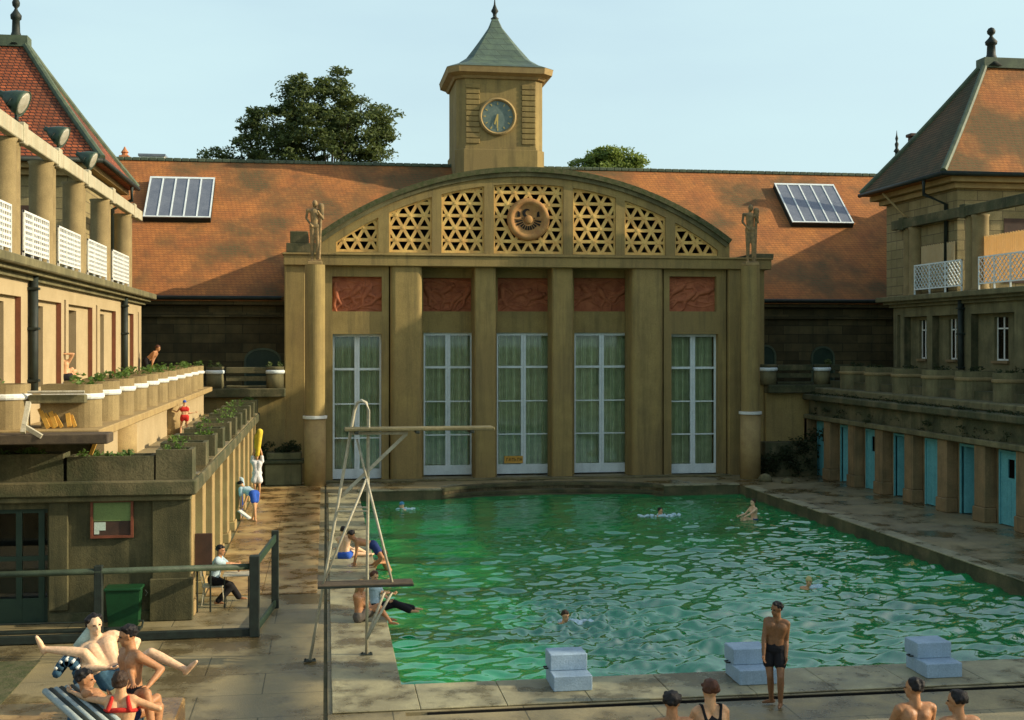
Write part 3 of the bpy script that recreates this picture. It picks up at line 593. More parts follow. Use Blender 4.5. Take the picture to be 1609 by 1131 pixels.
# ------------------------------------------------------------ left and right main blocks
def block_side(S):
    """S=-1 left, +1 right"""
    L_ = S < 0; X = -7.35 if L_ else 24.6; o = -1 if L_ else 1     # o: outward (away from pool)
    lab = 'cream rendered pavilion block with lit recessed wall and open column gallery on the left' if L_ else 'shaded pavilion block with open gallery, reed mats and windows on the right'
    root = thing('gallery_building', lab, 'building', (X, 40, 0)); YE = 51.0 if L_ else 50.4; Y0 = 22.0 if L_ else 6.0
    fx = lambda a, z, d: (d, a, z)
    holes = []; slots = []; rd_ = .14 if L_ else .3
    if L_: cells = [(29.2,31.3),(32.7,35.9),(36.9,40.55),(41.9,44.95),(47.1,49.0)]; slots = [(36.28,36.52),(41.15,41.4),(50.1,50.35)]
    else: cells = [(47.4,49.4),(44.9,46.95) ,(40.9,43.9),(36,39.5)]; slots = [(49.75,50.05)]
    z0, z1 = 4.72, 7.0
    for c in cells: holes.append((c[0], c[1], z0, z1))
    for c in slots: holes.append((c[0], c[1], z0, z1+.1))
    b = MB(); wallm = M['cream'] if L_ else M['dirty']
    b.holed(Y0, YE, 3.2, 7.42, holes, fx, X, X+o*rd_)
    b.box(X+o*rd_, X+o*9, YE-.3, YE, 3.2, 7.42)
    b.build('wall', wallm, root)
    rd = .14 if L_ else .3
    for c in cells:       # reveals facing the camera, coloured dark as if unlit, inner pier surface
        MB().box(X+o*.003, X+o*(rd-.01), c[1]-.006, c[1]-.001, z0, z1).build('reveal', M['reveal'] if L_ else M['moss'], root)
    for c in slots: MB().box(X+o*.1, X+o*.12, c[0], c[1], z0, z1+.1).build('slot', M['reveal'] if L_ else M['moss'], root)
    for c in cells:
        b = MB(); dk = MB()
        w = c[1]-c[0]; d0, d1 = (c[0]+.12*w, c[0]+.5*w) if L_ else (c[0]+.3*w, c[0]+.62*w)
        b.holed(c[0]-.1, c[1]+.1, z0-.1, z1+.1, [(d0, d1, z0-.1 if L_ else z0+.5, z1-.15)], fx, X+o*(rd+.004), X+o*.7)
        dk.box(X+o*(.42 if L_ else .62), X+o*(.44 if L_ else .64), d0, d1, z0-.1, z1)
        if not L_:
            wf = MB(); 
            for q in ((d0,d0+.05),(d1-.05,d1),((d0+d1)/2-.03,(d0+d1)/2+.03)): wf.box(X+o*.42, X+o*.46, q[0], q[1], z0+.5, z1-.15)
            wf.box(X+o*.42, X+o*.46, d0+.05, d1-.05, z1-.6, z1-.55); wf.box(X+o*.42, X+o*.46, d0+.05, d1-.05, z0+.5, z0+.56)
            wn_ = wf.build('window', M['white'], root); MB().box(X+o*.435, X+o*.44, d0+.02, d1-.02, z0+.56, z1-.16).build('pane', M['glass'], wn_)
            wf = MB(); wf.box(X+o*.2, X+o*.5, d0-.08, d1+.08, z0+.4, z0+.49); wf.build('sill', M['cabin'], wn_)
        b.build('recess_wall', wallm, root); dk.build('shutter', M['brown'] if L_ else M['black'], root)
    # cornice
    b = MB(); b.cbox(X-o*.5, X+o*9, Y0, YE+.75, 7.66, 7.88, .03); b.build('gallery_floor', M['dirty'], root)
    b = MB(); b.box(X-o*.32, X+o*2, Y0, YE+.35, 7.55, 7.658); b.box(X-o*.14, X+o*2, Y0, YE+.15, 7.42, 7.548); b.build('cornice', M['dirty'], root)
    # downpipes
    for yp in ((32.05, 46.1) if L_ else (44.45,)):
        b = MB(); b.smooth = True; b.tube([(X-o*.13,yp,3.9),(X-o*.13,yp,7.55)], .11, 10); b.smooth = False
        for zz in (4.9,6.2,7.2): b.box(X-o*.26, X, yp-.13, yp+.13, zz, zz+.06)
        b.build('downpipe', M['iron'], root)
    posts = (24, 27.6, 31.3, 35.3, 39.6, 44.1, 48.9) if L_ else (49.3, 44.15, 39.6, 35.1, 30.6, 26.1, 21.6, 17.1, 12.6, 8.1)
    zt = 10.82
    for yp in posts:
        b = MB(); b.smooth = True
        for d_ in (-.34, .27):
            rr = .31 if d_ < 0 else .26
            b.lathe((X+o*.34, yp+d_, 0), [(rr+.05,7.881),(rr+.03,7.98),(rr,8.05),(rr,zt-.1),(rr+.04,zt-.003)], 20)
        b.build('post', M['pale_ashlar'] if 0 else M['stone_post'], root)
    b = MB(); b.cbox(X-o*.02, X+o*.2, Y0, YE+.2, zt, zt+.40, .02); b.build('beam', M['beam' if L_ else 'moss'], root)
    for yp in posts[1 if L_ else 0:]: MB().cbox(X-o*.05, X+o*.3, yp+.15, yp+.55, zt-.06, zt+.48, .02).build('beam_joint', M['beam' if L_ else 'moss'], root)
    ends = sorted(posts)
    for i in range(len(ends)-1):
        a0, a1 = ends[i]+.56, ends[i+1]-.68
        if a1-a0 < .4: continue
        b = MB(); x = X+o*.05; z0_, z1_ = 8.12, 9.12
        for zz in (z0_, z1_): b.box(x, x+o*.05, a0, a1, zz, zz+.055)
        for k in range(4): yy_ = a0+(a1-a0-.05)*k/3; b.box(x-o*.004, x+o*.054, yy_, yy_+.05, 7.885, z1_+.052)
        if L_:
            n = max(6, int((a1-a0)/.2)); 
            for k in range(n+1): yy_ = a0+(a1-a0)*k/n; b.box(x+o*.01, x+o*.03, yy_-.025, yy_+.025, z0_+.05, z1_)
            for k in range(1,7): zz = z0_+(z1_-z0_)*k/7; b.box(x+o*.008, x+o*.032, a0, a1, zz-.02, zz+.045)
        else:
            n = max(6, int((a1-a0)/.26)); st = (a1-a0)/n; hh = z1_-z0_
            for k in range(-4, n+1):
                for sg in (1,-1):
                    ya, yb_ = a0+st*k, a0+st*(k+4); za, zb = (z0_+.05, z1_) if sg > 0 else (z1_, z0_+.05)
                    t0, t1 = max(0,(a0-ya)/(yb_-ya)), min(1,(a1-ya)/(yb_-ya))
                    if t1-t0 < .05: continue
                    b.bar((x+o*(.02+.004*sg), ya+(yb_-ya)*t0, za+(zb-za)*t0), (x+o*(.02+.004*sg), ya+(yb_-ya)*t1, za+(zb-za)*t1), .02, .035, V((1,0,0)))
        b.build('lattice_railing', M['white'] if L_ else M['frame'], root)
    # pavilion behind the gallery
    if L_: ax, ex0, ey0, ey1, ez, ap = -8.9, -8.0, 46.0, 54.3, 12.55, V((-11.75,50.1,17.75))
    else: ax, ex0, ey0, ey1, ez, ap = 25.4, 24.0, 44.9, 52.4, 12.62, V((27.96,48.6,17.95))
    far = X+o*16; wy0 = ey0+.75
    b = MB(); b.box(ax if L_ else ax-.4, far, wy0, ey1-.5, 7.882, ez-.5); b.build('pavilion_wall', M['pale_ashlar'], root)
    b = MB()
    for (e_, zz) in ((.25, ez-.55),(.55, ez-.33)): b.box((ax if L_ else ax-.4)-o*e_, far, wy0-e_, ey1-.5+e_, zz, zz+.2)
    b.build('eaves_moulding', M['stone_warm'], root)
    b = MB(); n = 6
    def hip(x, y0_, y1_, z): return [(x,y0_,z),(far,y0_,z),(far,y1_,z),(x,y1_,z)]
    rings = []
    for k in range(n+1):
        t = k/n; s_ = t+.10*math.sin(math.pi*t)*(1-t); s_ = t; zz = ez+(ap.z-ez)*(t*.92+.08*t*t)
        rings.append((ex0+(ap.x-ex0)*s_, ey0+(ap.y-ey0)*s_, ey1+(ap.y-ey1)*s_, zz))
    for k in range(n):
        A_, B_ = rings[k], rings[k+1]
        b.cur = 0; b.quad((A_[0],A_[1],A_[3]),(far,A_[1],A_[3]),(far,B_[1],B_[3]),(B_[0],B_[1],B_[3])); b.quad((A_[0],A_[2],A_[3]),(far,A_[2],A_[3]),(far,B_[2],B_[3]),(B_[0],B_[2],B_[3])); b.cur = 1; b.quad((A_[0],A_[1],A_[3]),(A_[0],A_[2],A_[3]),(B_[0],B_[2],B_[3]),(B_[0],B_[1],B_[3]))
    b.cur = 0; b.box(ex0+o*.05, far, ey0+.05, ey1-.05, ez-.12, ez-.01); rf = b.build('roof', [M['roof_red'], M['roof_red']] if L_ else [M['roof'], M['roof_shade']], root)
    b = MB()
    for idx_ in (1, 2):
        pts = [V((r[0], r[idx_], r[3]+.04)) for r in rings]; b.tube(pts, .13, 8)
    b.box(ap.x-o*.3, far, ap.y-.35, ap.y+.35, ap.z-.35, ap.z+.08); b.build('hip_flashing', M['leadtrim'], rf)
    b = MB(); b.smooth = True; sc_ = 1.0 if L_ else .9; q_ = .72 if L_ else .85
    b.lathe((ap.x+o*.2, ap.y, ap.z), [(r_*q_, h_*.92) for r_, h_ in [(.55,-.3),(.3,.1),(.22,.3),(.2,.8*sc_),(.28,.85*sc_),(.3,1.0*sc_),(.12,1.2*sc_),(.07,1.3*sc_),(.19,1.42*sc_),(.21,1.55*sc_),(.14,1.68*sc_),(.02,1.74*sc_)]], 14); b.build('finial', M['iron'], rf)
    b = MB(); b.smooth = True; b.tube([(ex0-o*.05,ey0-.05,ez-.06),(ex0-o*.05,ey1+.05,ez-.06)], .09); b.tube([(ex0-o*.05,ey0-.05,ez-.06),(far,ey0-.05,ez-.06)], .09); b.build('eaves_gutter', M['iron'], rf)
    b = MB(); b.smooth = True; yq = ey0+1.6 if not L_ else ey1-1.4
    b.tube([(ex0,yq,ez-.15),(ex0,yq,ez-.7),(ax-(o*.12 if L_ else .5),yq-.1 if not L_ else yq,ez-1.1),(ax-(o*.12 if L_ else .5),yq-.1,7.9)], .08); b.build('rainwater_pipe', M['iron'], root)
    if not L_:
        b = MB(); b.box(25.0,25.02, 45.0, 45.6, 8.2, 11.8) if 0 else None
        b.cbox(X+.6, X+9, YE-1.6, YE+.2, 7.882, 10.6, .03); b.build('end_wall', M['dirty'], root)
        b = MB(); 
        b.tube([(24.1,ey1-2.0,ez-.2),(25.0,ey1-3.2,10.9)], .05); b.build('awning_pole', M['stone_warm'], root)
    # interior of terrace windows on pavilion front
    b = MB()
    for k in range(3):
        xx = (ax+o*(1.6+k*2.6)); b.box(xx, xx+o*1.1, wy0-.03, wy0+.02, 8.3, 10.9)
    b.build('shutter', M['brown'], root)
    return root
M['stone_post'] = mat('gallery post render', (.28,.21,.095), (.21,.155,.07), 2, .9, .4, 45, .4, (.14,.10,.05))
M['beam'] = mat('painted concrete beam', (.44,.40,.27), (.36,.33,.22), 2, .7, .3, 40, .5, (.30,.16,.07))
block_side(-1); block_side(1)
topL = poster('column', -.43, 'tall round column with a white ring and sunlit warm base, left of the tall windows', VZ(659,495,Y=50.5), VZ(416,495,Y=50.95), '', -1)
topR = poster('column', W(1179,600,Y=50.95).x, 'tall round column with a white ring, in shade right of the tall windows', VZ(652,1178,Y=50.5), VZ(418,1178,Y=50.95), '', 1)
# ------------------------------------------------------------ foliage helper
def leaves(name, mt, parent, pts, size, seed=1, label=None, cat=None, group=None, kind=None, flat=.3):
    """pts: list of (centre, radius vector, count)"""
    r = np.random.default_rng(seed); vs = []; 
    for c, rad, n in pts:
        d = r.normal(size=(n,3)); d /= np.linalg.norm(d, axis=1)[:,None]; d *= (r.random((n,1))**.45)
        P = np.array(c)+d*np.array(rad)
        A = r.normal(size=(n,3)); A[:,2] *= .6; A /= np.linalg.norm(A,axis=1)[:,None]; B = np.cross(A, r.normal(size=(n,3))); B /= np.linalg.norm(B,axis=1)[:,None]
        s = size*r.uniform(.6,1.3,(n,1)); 
        vs.append(np.stack([P-A*s, P+B*s*.45, P+A*s, P-B*s*.45], 1))
    vs = np.concatenate(vs).reshape(-1,3); me = bpy.data.meshes.new(name)
    off = V((0,0,0)); p = parent
    while p is not None: off += p.location; p = p.parent
    vs = vs-np.array(off); n = len(vs)//4
    me.from_pydata(vs.tolist(), [], np.arange(n*4).reshape(-1,4).tolist()); me.materials.append(mt)
    o = bpy.data.objects.new(name, me); scene.collection.objects.link(o)
    if parent is not None: o.parent = parent
    return tag(o, label, cat, group, kind)
# ------------------------------------------------------------ lower left terrace building (changing rooms)
low = thing('changing_rooms', 'low mossy changing room building with piers along the left terrace and a flat planted roof', 'building', (-2.85, 26.7, 0))
LX = -2.85; FY = 26.7; LZ = 2.98
b = MB(); b.holed(-14, LX-.02, 0.0, 2.66, [(-14+.01+0, UX(75,FY), -.0, VZ(800,40,Y=FY))], fy, FY, FY+.4); b.box(-14, -13, FY+.4, FY+1, 0, 2.6)
b.build('front_wall', M['dirtyshade'], low)
b = MB()
for (u0,u1) in ((78,108),(240,300)): b.cbox(UX(u0,FY), UX(u1,FY), FY-.1, FY, .28, 2.655, .015)
b.cbox(UX(236,FY), UX(304,FY), FY-.14, FY, 0.002, .9, .02); b.build('pilaster', M['dirtyshade'], low)
b = MB(); b.cbox(UX(78,FY), UX(236,FY), FY-.05, FY, 0.002, .22, .015); b.build('plinth', M['moss'], low)
b = MB(); b.cbox(-14, LX+.16, FY-.3, 51.9, LZ-.31, LZ, .03); b.build('roof_slab', M['moss'], low)
b = MB(); b.cbox(-14, LX+.05, FY-.18, FY, 2.55, LZ-.312, .02); b.build('cornice', M['dirty'], low)
# glazed door
x0, x1, zt = -14+.02, UX(75,FY), VZ(800,40,Y=FY)
b = MB()
for xa in (UX(75,FY)-.12, UX(30,FY), UX(-20,FY), UX(-60,FY)): b.box(xa-.09, xa+.03, FY+.12, FY+.2, .0, zt)
for za in (0, .42, 1.3, zt-.1): b.box(UX(-80,FY), x1, FY+.13, FY+.19, za, za+(.42 if za==0 else .1))
dr = b.build('door', M['greenpaint'], low); b = MB(); b.box(UX(-80,FY), x1, FY+.15, FY+.155, .4, zt); b.build('pane', M['glass'], dr)
MB().box(-14, LX-.6, FY+2.2, FY+2.3, 0, 2.6).build('inner_wall', M['black'], low)
# side piers & wall facing pool
b = MB(); b.box(LX-.62, LX-.5, FY+.42, 51.6, 0, 2.66); b.build('side_wall', M['cabin'], low)
NP = 11
for k in range(NP):
    y = 27.0+2.4*k
    b = MB(); b.cbox(LX-.5, LX+.02, y, y+.62, .3, 2.66, .02); b.cbox(LX-.49, LX+.07, y-.05, y+.67, 0.002, .299, .02); b.build('pier', M['cream_pier'] if 0 else M['stone_warm'], low)
    if k < NP-1:
        b = MB(); b.box(LX-.49, LX-.45, y+.85, y+2.2, 0.01, 2.2); b.build('door', M['turq'], low)
def planter_box(x0, x1, y0, y1, z0, z1, label, group, tall=.0):
    o = thing('stone_planter', label, 'planter', ((x0+x1)/2, (y0+y1)/2, z0), group)
    b = MB(); b.holed(x0, x1, y0, y1, [(x0+.09, x1-.09, y0+.09, y1-.09)], lambda a, y, z: (a, y, z), z1, z0); b.build('box', M['moss'], o)
    b = MB(); b.box(x0+.09, x1-.09, y0+.09, y1-.09, z0+.02, z1-.06); b.build('soil', M['bark'], o)
    return o
def plant(c, rad, n, label, size=.055, seed=0, mt='leafplanter', group='small plants in the planters', stems=5):
    o = thing('plant', label, 'plant', c, group); r = random.Random(seed)
    pts = []
    for k in range(max(2, int(rad[0]*rad[1]*30))):
        pts.append(((c[0]+r.uniform(-1,1)*rad[0]*.8, c[1]+r.uniform(-1,1)*rad[1]*.8, c[2]+rad[2]*r.uniform(.2,.8)), (.14,.14,rad[2]*r.uniform(.5,1.0)), 8))
    m_ = sum(p[2] for p in pts); f = max(1, n/m_); pts = [(p[0], p[1], int(p[2]*f)) for p in pts]
    leaves('foliage', M[mt], o, pts, size, seed)
    b = MB()
    for p in pts[:8]: b.tube([(p[0][0],p[0][1],c[2]-.02), p[0]], .01, 5)
    b.build('stem', M['leafplanter'], o); return o
for k in range(NP):
    y = 27.0+2.4*k; nm = ORD[k]
    if k: planter_box(LX-.95, LX+.08, y-.08, y+.7, LZ+.002, LZ+.56, f'mossy square planter above the {nm} pier from the front along the lower terrace edge', 'square planters along the lower left terrace')
    if k: plant((LX-.4, y+.3, LZ+.5), (.42,.3,.16), 60, f'low green plants in the {nm} square planter along the lower left terrace', seed=k)
for (u0,u1,v0,lb,sd) in ((-60,101,713,'long dark planter at the far left of the roof edge above the green door',1),(107,243,716,'long dark planter between the two others above the notice board',2),(246,303,706,'blocky corner planter at the end of the roof edge',3)):
    x0, x1 = UX(u0,FY), UX(u1,FY); z1 = VZ(v0,u1,Y=FY-.1)
    planter_box(x0, x1, FY-.12, FY+.6, LZ+.002, z1, lb, 'planters on the front roof edge')
    plant(((x0+x1)/2, FY+.25, z1-.05), ((x1-x0)/2-.1,.25,.14), int(130*(x1-x0)), ('grassy plants in the long planter above the green door','sparse plants in the long planter above the notice board','small plants with a red bloom in the corner planter')[sd-1], seed=40+sd, size=.05)
b = MB(); b.box(-8.5, LX+.1, FY+.7, 51.0, LZ+.001, LZ+.03); b.build('lower_terrace_floor', M['deck'], kind='structure')
# notice board, bin, board
o = thing('notice_board', 'framed notice board with olive paper and a pale note on the dark front wall', 'notice board', (UX(176,FY), FY, 1.8))
zb, zt = VZ(845,176,Y=FY-.05), VZ(785,176,Y=FY-.05); xa, xb = UX(143,FY), UX(210,FY)
b = MB(); b.holed(xa, xb, zb, zt, [(xa+.05,xb-.05,zb+.05,zt-.05)], fy, FY-.08, FY-.002); b.build('frame', M['boardred'], o)
b = MB(); b.box(xa+.05, xb-.05, FY-.03, FY-.002, zb+.05, zt-.05); b.build('back', M['brown'], o)
b = MB(); b.box(xa+.055, xb-.055, FY-.04, FY-.032, zt-.45, zt-.06); b.build('notice', M['olive'], o)
b = MB(); b.box(xa+.07, xa+.30, FY-.042, FY-.032, zb+.16, zb+.33); b.box(xa+.07, xa+.17, FY-.042, FY-.032, zb+.08, zb+.157); b.build('note', M['paper'], o)
o = thing('litter_bin', 'dark green bin with a rim standing against the wall below the notice board', 'bin', (UX(195,FY), FY-.35, 0))
cx = UX(195,FY-.35); b = MB(); b.loft([[(cx+sx*w*.92, FY-.3+sy*d, z) for sx, sy in ((-1,-1),(1,-1),(1,1),(-1,1))] for w, d, z in ((.32,.2,0.003),(.37,.25,.74))]); b.build('body', M['bin'], o)
b = MB(); b.cbox(cx-.38, cx+.38, FY-.58, FY-.06, .742, .80, .015); b.build('rim', M['bin'], o)
b = MB()
for s_ in (-1,1): b.tube([(cx+s_*.43,FY-.38,.6),(cx+s_*.47,FY-.38,.66),(cx+s_*.43,FY-.38,.72)], .015, 6)
b.build('handle', M['iron'], o)
for k,(ya,yb) in enumerate(((25.75,25.95),)): b = MB(); b.cbox(-14, UX(222,25.85), ya, yb, .003, .06, .01); b.build('kerb', M['iron'], kind='structure')
# ------------------------------------------------------------ upper left terrace
ter = thing('upper_terrace', 'raised sun terrace with lit plinth wall below the left gallery block', 'terrace', (-4.9, 26, 3))
b = MB(); b.cbox(-13, -4.55, 25.9, 51.0, 3.92, 4.10, .02); b.build('ledge', M['stone_warm'], ter)
b = MB(); b.box(-5.1, -4.86, 28.2, 50.6, 2.98, 3.92); b.box(-13, -5.0, 50.6, 50.9, 2.98, 3.92); b.build('plinth_wall', M['cream'], ter)
b = MB(); b.box(-7.36, -6.35, 26.6, 50.2, 4.101, 4.62); b.build('bench_platform', M['cream'], ter)
b = MB(); b.box(-13, -5.2, 28.4, 28.6, 2.98, 3.92); b.build('void_wall', M['moss'], ter)
for yy in (30.4, 39.5):
    b = MB(); b.smooth = True; b.lathe((-4.9, yy, 2.98), [(.42,.01),(.42,.93)], 20); b.build('buttress', M['stone_warm'], ter)
def round_planter(xe, y, z0, z1, dirx, ln, r, label, group, m1, m2):
    """stadium shaped: rounded end towards the pool"""
    def outline(rr, e=0):
        n = 12; pts = [(xe-dirx*rr+dirx*0+dirx*rr*math.cos(t)+0*e, y+rr*math.sin(t)) for t in np.linspace(-math.pi/2, math.pi/2, n)]
        pts = [(xe-dirx*r+dirx*rr*math.cos(t), y+rr*math.sin(t)) for t in np.linspace(-math.pi/2, math.pi/2, n)]
        return pts+[(xe-dirx*ln, y+rr), (xe-dirx*ln, y-rr)]
    o = thing('round_planter', label, 'planter', (xe-dirx*r, y, z0), group)
    ring = lambda rr, z: [(p[0], p[1], z) for p in outline(rr)]
    h = z1-z0
    b = MB(); b.loft([ring(r,z0+.002), ring(r,z0+h*.66)]); b.build('base', m1, o)
    b = MB(); b.loft([ring(r+.03,z0+h*.66+.001), ring(r+.05,z0+h*.70), ring(r+.05,z0+h*.76), ring(r+.02,z0+h*.79)]); b.build('band', m2, o)
    b = MB(); b.loft([ring(r+.01,z0+h*.79+.001), ring(r+.01,z1), ring(r-.09,z1), ring(r-.09,z1-.08)]); b.build('rim', m1, o)
    return o
for k in range(11):
    y = 26.9+2.17*k; nm = ORD[k]
    round_planter(-4.68, y, 4.10, 5.0, 1, 1.15, .40, f'round ended stone planter with white band, {nm} from the front on the upper left parapet', 'round planters on the upper left parapet', M['stone_post'], M['white'])
    plant((-5.1, y, 4.95), (.36,.3,.2), 90, f'leafy plants in the {nm} round ended planter from the front on the upper left parapet', size=.06, seed=60+k, mt='leafplanter')
round_planter(-6.05, 26.5, 4.10, 5.02, 1, 1.5, .5, 'large rounded planter with white band at the left picture edge', 'round planters on the upper left parapet', M['stone_post'], M['white'])
plant((-6.9, 26.5, 4.98), (.5,.35,.15), 90, 'thin plants in the large rounded planter at the left picture edge', seed=77)
# gap between them: rail, folded deckchairs, planks
g0, g1 = W(47,615,Y=26.4), W(128,615,Y=26.4)
o = thing('terrace_rail', 'heavy low rail with a pale top bar bridging the gap in the upper terrace parapet', 'railing', (g0.x, 26.4, 4.1))
b = MB(); b.cbox(g0.x, g1.x+.1, 26.25, 26.5, 4.62, 4.80, .02); b.build('beam', M['dirty'], o); b = MB(); b.tube([(g0.x,26.2,4.86),(g1.x+.1,26.2,4.86)], .03); b.build('top_bar', M['steel'], o)
for i,(u0,v0,u1,v1,lb) in enumerate(((62,642,76,672,'leftmost yellow board leaning in the terrace gap'),(78,643,88,671,'middle yellow board leaning in the terrace gap'),(106,646,109,670,'upright yellow board standing nearest the round planters'))):
    p0, p1 = W(u1,v1,Y=26.3), W(u0,v0,Y=26.55); p0.z = max(p0.z, 4.105); b = MB(); b.bar(p0, p1, .09, .03, V((0,1,0))); b.bar(p0+V((.11,.02,0)), p1+V((.05,.02,-.02)), .07, .03, V((0,1,0)))
    b.build('leaning_board', M['yellow'], None, lb, 'board', 'yellow boards in the terrace gap')
b = MB(); b.cbox(UX(-60,25.4), UX(172,25.4), 25.2, 25.88, 3.86, 4.06, .02); b.build('plank_shelf', M['wood'], None, 'thick dark plank slab under the terrace gap at the upper left', 'slab')
b = MB(); b.bar(W(143,713,Y=26.6), W(152,690,Y=26.2), .07, .05, V((0,1,0))); b.build('prop', M['yellow'], None, 'short slanting pale prop under the dark plank slab', 'prop')
b = MB(); b.bar(W(36,680,Y=25.2), W(45,632,Y=25.6), .09, .09, V((0,1,0))); b.bar(W(36,668,Y=25.3), W(66,686,Y=25.2), .08, .08); b.build('trestle', M['steel'], None, 'weathered timber trestle beside the large rounded planter', 'trestle')
b = MB(); b.cbox(UX(88,26.9), UX(103,26.9), 26.7, 27.1, 4.11, 4.4, .03); b.build('white_box', M['white'], None, 'small white box among the yellow boards in the terrace gap', 'box')
# wing balcony, left and right
def balcony(x0, x1, z0, side, xs_pl, xr):
    root = thing('wing_balcony', f'shaded stone balcony with ledge and wall under the {side} wing of the hall', 'balcony', (x0, 52.2, 0))
    b = MB(); b.cbox(x0, x1, 51.9, 55.9, z0-.38, z0-.002, .04); b.build('ledge', M['moss'], root)
    b = MB(); b.box(x0, x1, 52.3, 52.7, 0.002, z0-.38); b.build('wall', M['stone'], root)
    for (a, c) in xr:
        b = MB(); b.cbox(a, c, 52.2, 52.45, z0+.62, z0+.88, .02); b.cbox(a, c, 52.2, 52.45, z0+.02, z0+.12, .02); b.box(a, c, 52.3, 52.4, z0+.3, z0+.5); b.build('balustrade', M['moss'], root)
    for i,x in enumerate(xs_pl):
        b = MB(); b.smooth = True; b.lathe((x,52.35,z0), [(.36,0.0),(.36,.6)], 20); b.build('baluster', M['dirty'], root)
        b = MB(); b.smooth = True; b.lathe((x,52.35,z0), [(.38,.601),(.41,.65),(.41,.72),(.38,.76)], 20); b.build('baluster_band', M['frame'], root)
        b = MB(); b.smooth = True; b.lathe((x,52.35,z0), [(.37,.761),(.37,.9),(.3,.9)], 20); b.build('baluster_rim', M['moss'], root)
    return root
Z_ = VZ(610,385,Y=52.1)
balcony(LX-4, hx(449), Z_, 'left', [UX(338,52.3), UX(432,52.3)], [(UX(355,52.2),UX(419,52.2))])
balcony(hx(1200), 31, VZ(604,1250,Y=52.1), 'right', [UX(1208,52.3), UX(1292,52.3)], [(UX(1222,52.2),UX(1277,52.2)),(UX(1305,52.2),UX(1335,52.2))])
for i,(u,lb) in enumerate(((338,'dark plants on the balcony of the left wing beside the parapet planters'),(432,'dark plants on the left wing balcony below the arched green door'),(1300,'dark plants on the right wing balcony below the arched door'))):
    x = UX(u,52.35); plant((x,52.35,Z_+.85), (.35,.3,.22), 90, lb, size=.07, seed=90+i, mt='leafdark', group='dark plants on the balconies')
# ------------------------------------------------------------ right cabins
RX = 21.25
cab = thing('cabin_row', 'shaded row of stone changing cabins with turquoise doors and ivy ledge, right of the pool', 'cabins', (RX, 43, 0))
ny_ = [34.6+2.475*k-2.475*2 for k in range(10)]
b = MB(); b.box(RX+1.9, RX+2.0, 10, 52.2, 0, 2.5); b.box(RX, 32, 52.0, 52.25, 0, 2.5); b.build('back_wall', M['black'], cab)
for k, y in enumerate(ny_):
    b = MB(); b.cbox(RX, RX+.42, y, y+.66, .5, 2.52, .02); b.cbox(RX-.05, RX+.42, y-.04, y+.70, .002, .499, .03); b.box(RX+.42, RX+.5, y-.3, y+.95, .002, 2.52); b.build('pier', M['cabin'], cab)
    if k == len(ny_)-1: continue
    a0, a1 = y+.72, y+2.45; typ = (0,1,0,1,0,1,0,1,2,0)[k] if k < 10 else 0
    kk = k-2; kind_ = {0:'w', 1:'o', 2:'c', 3:'o', 4:'w', 5:'d', 6:'w'}.get(kk, 'c'); d0, d1 = y+.66+.3, y+2.475-.3
    b = MB(); b.box(RX+.36, RX+.5, d0-.07, d0, .01, 2.42); b.box(RX+.36, RX+.5, d1, d1+.07, .01, 2.42); b.box(RX+.36, RX+.5, d0, d1, 2.34, 2.42); fr_ = b.build('door_frame', M['turq'], cab)
    b = MB()
    if kind_ in 'wc':
        hs = [(d0+.42, d1-.42, 1.55, 2.15)] if kind_ == 'w' else []
        b.holed(d0+.01, d1-.01, .03, 2.33, hs, lambda a, z, d: (d, a, z), RX+.40, RX+.44); dd = b.build('door', M['turq'], cab)
        b = MB()
        for q in range(5): yy = d0+.1+(d1-d0-.2)*q/4; b.box(RX+.392, RX+.399, yy-.012, yy+.012, .1, 1.45)
        b.build('door_battens', M['turq'], dd)
    else:
        ang = 1.25 if kind_ == 'o' else 1.0; w = d1-d0-.05; h = V((RX+.46, d1-.03, 0)); e = h+V((w*math.sin(ang), -w*math.cos(ang), 0))
        b.bar(h+V((0,0,1.18)), e+V((0,0,1.18)), .04, 2.3); dd = b.build('door', M['turq'], cab)
        b = MB(); yy = d0+.25; b.box(RX+.6, RX+.62, yy, yy+.03, .03, 2.3); b.box(RX+.6, RX+.62, yy+.3, yy+.33, .03, 2.3); b.build('inner_post', M['frame'], cab)
    b = MB(); b.smooth = True; b.lathe((RX+.37, d0+.12, 1.05), [(.03,-.03),(.04,0),(.03,.03)], 8); b.build('knob', M['iron'], dd)
b = MB(); b.cbox(RX-.12, RX+12, 12, 52.1, 2.52, 2.72, .03); b.build('lintel', M['dirty'], cab)
b = MB(); b.box(RX+.12, RX+12, 12, 52.0, 2.722, 3.35); b.build('fascia', M['moss'], cab)
b = MB(); b.cbox(RX-.15, RX+12, 12, 52.15, 3.36, 3.62, .04); b.build('ledge', M['moss'], cab)
b = MB(); b.cbox(RX+.35, RX+12, 12, 52.1, 3.63, 3.9, .04); b.build('parapet_base', M['dirty'], cab)
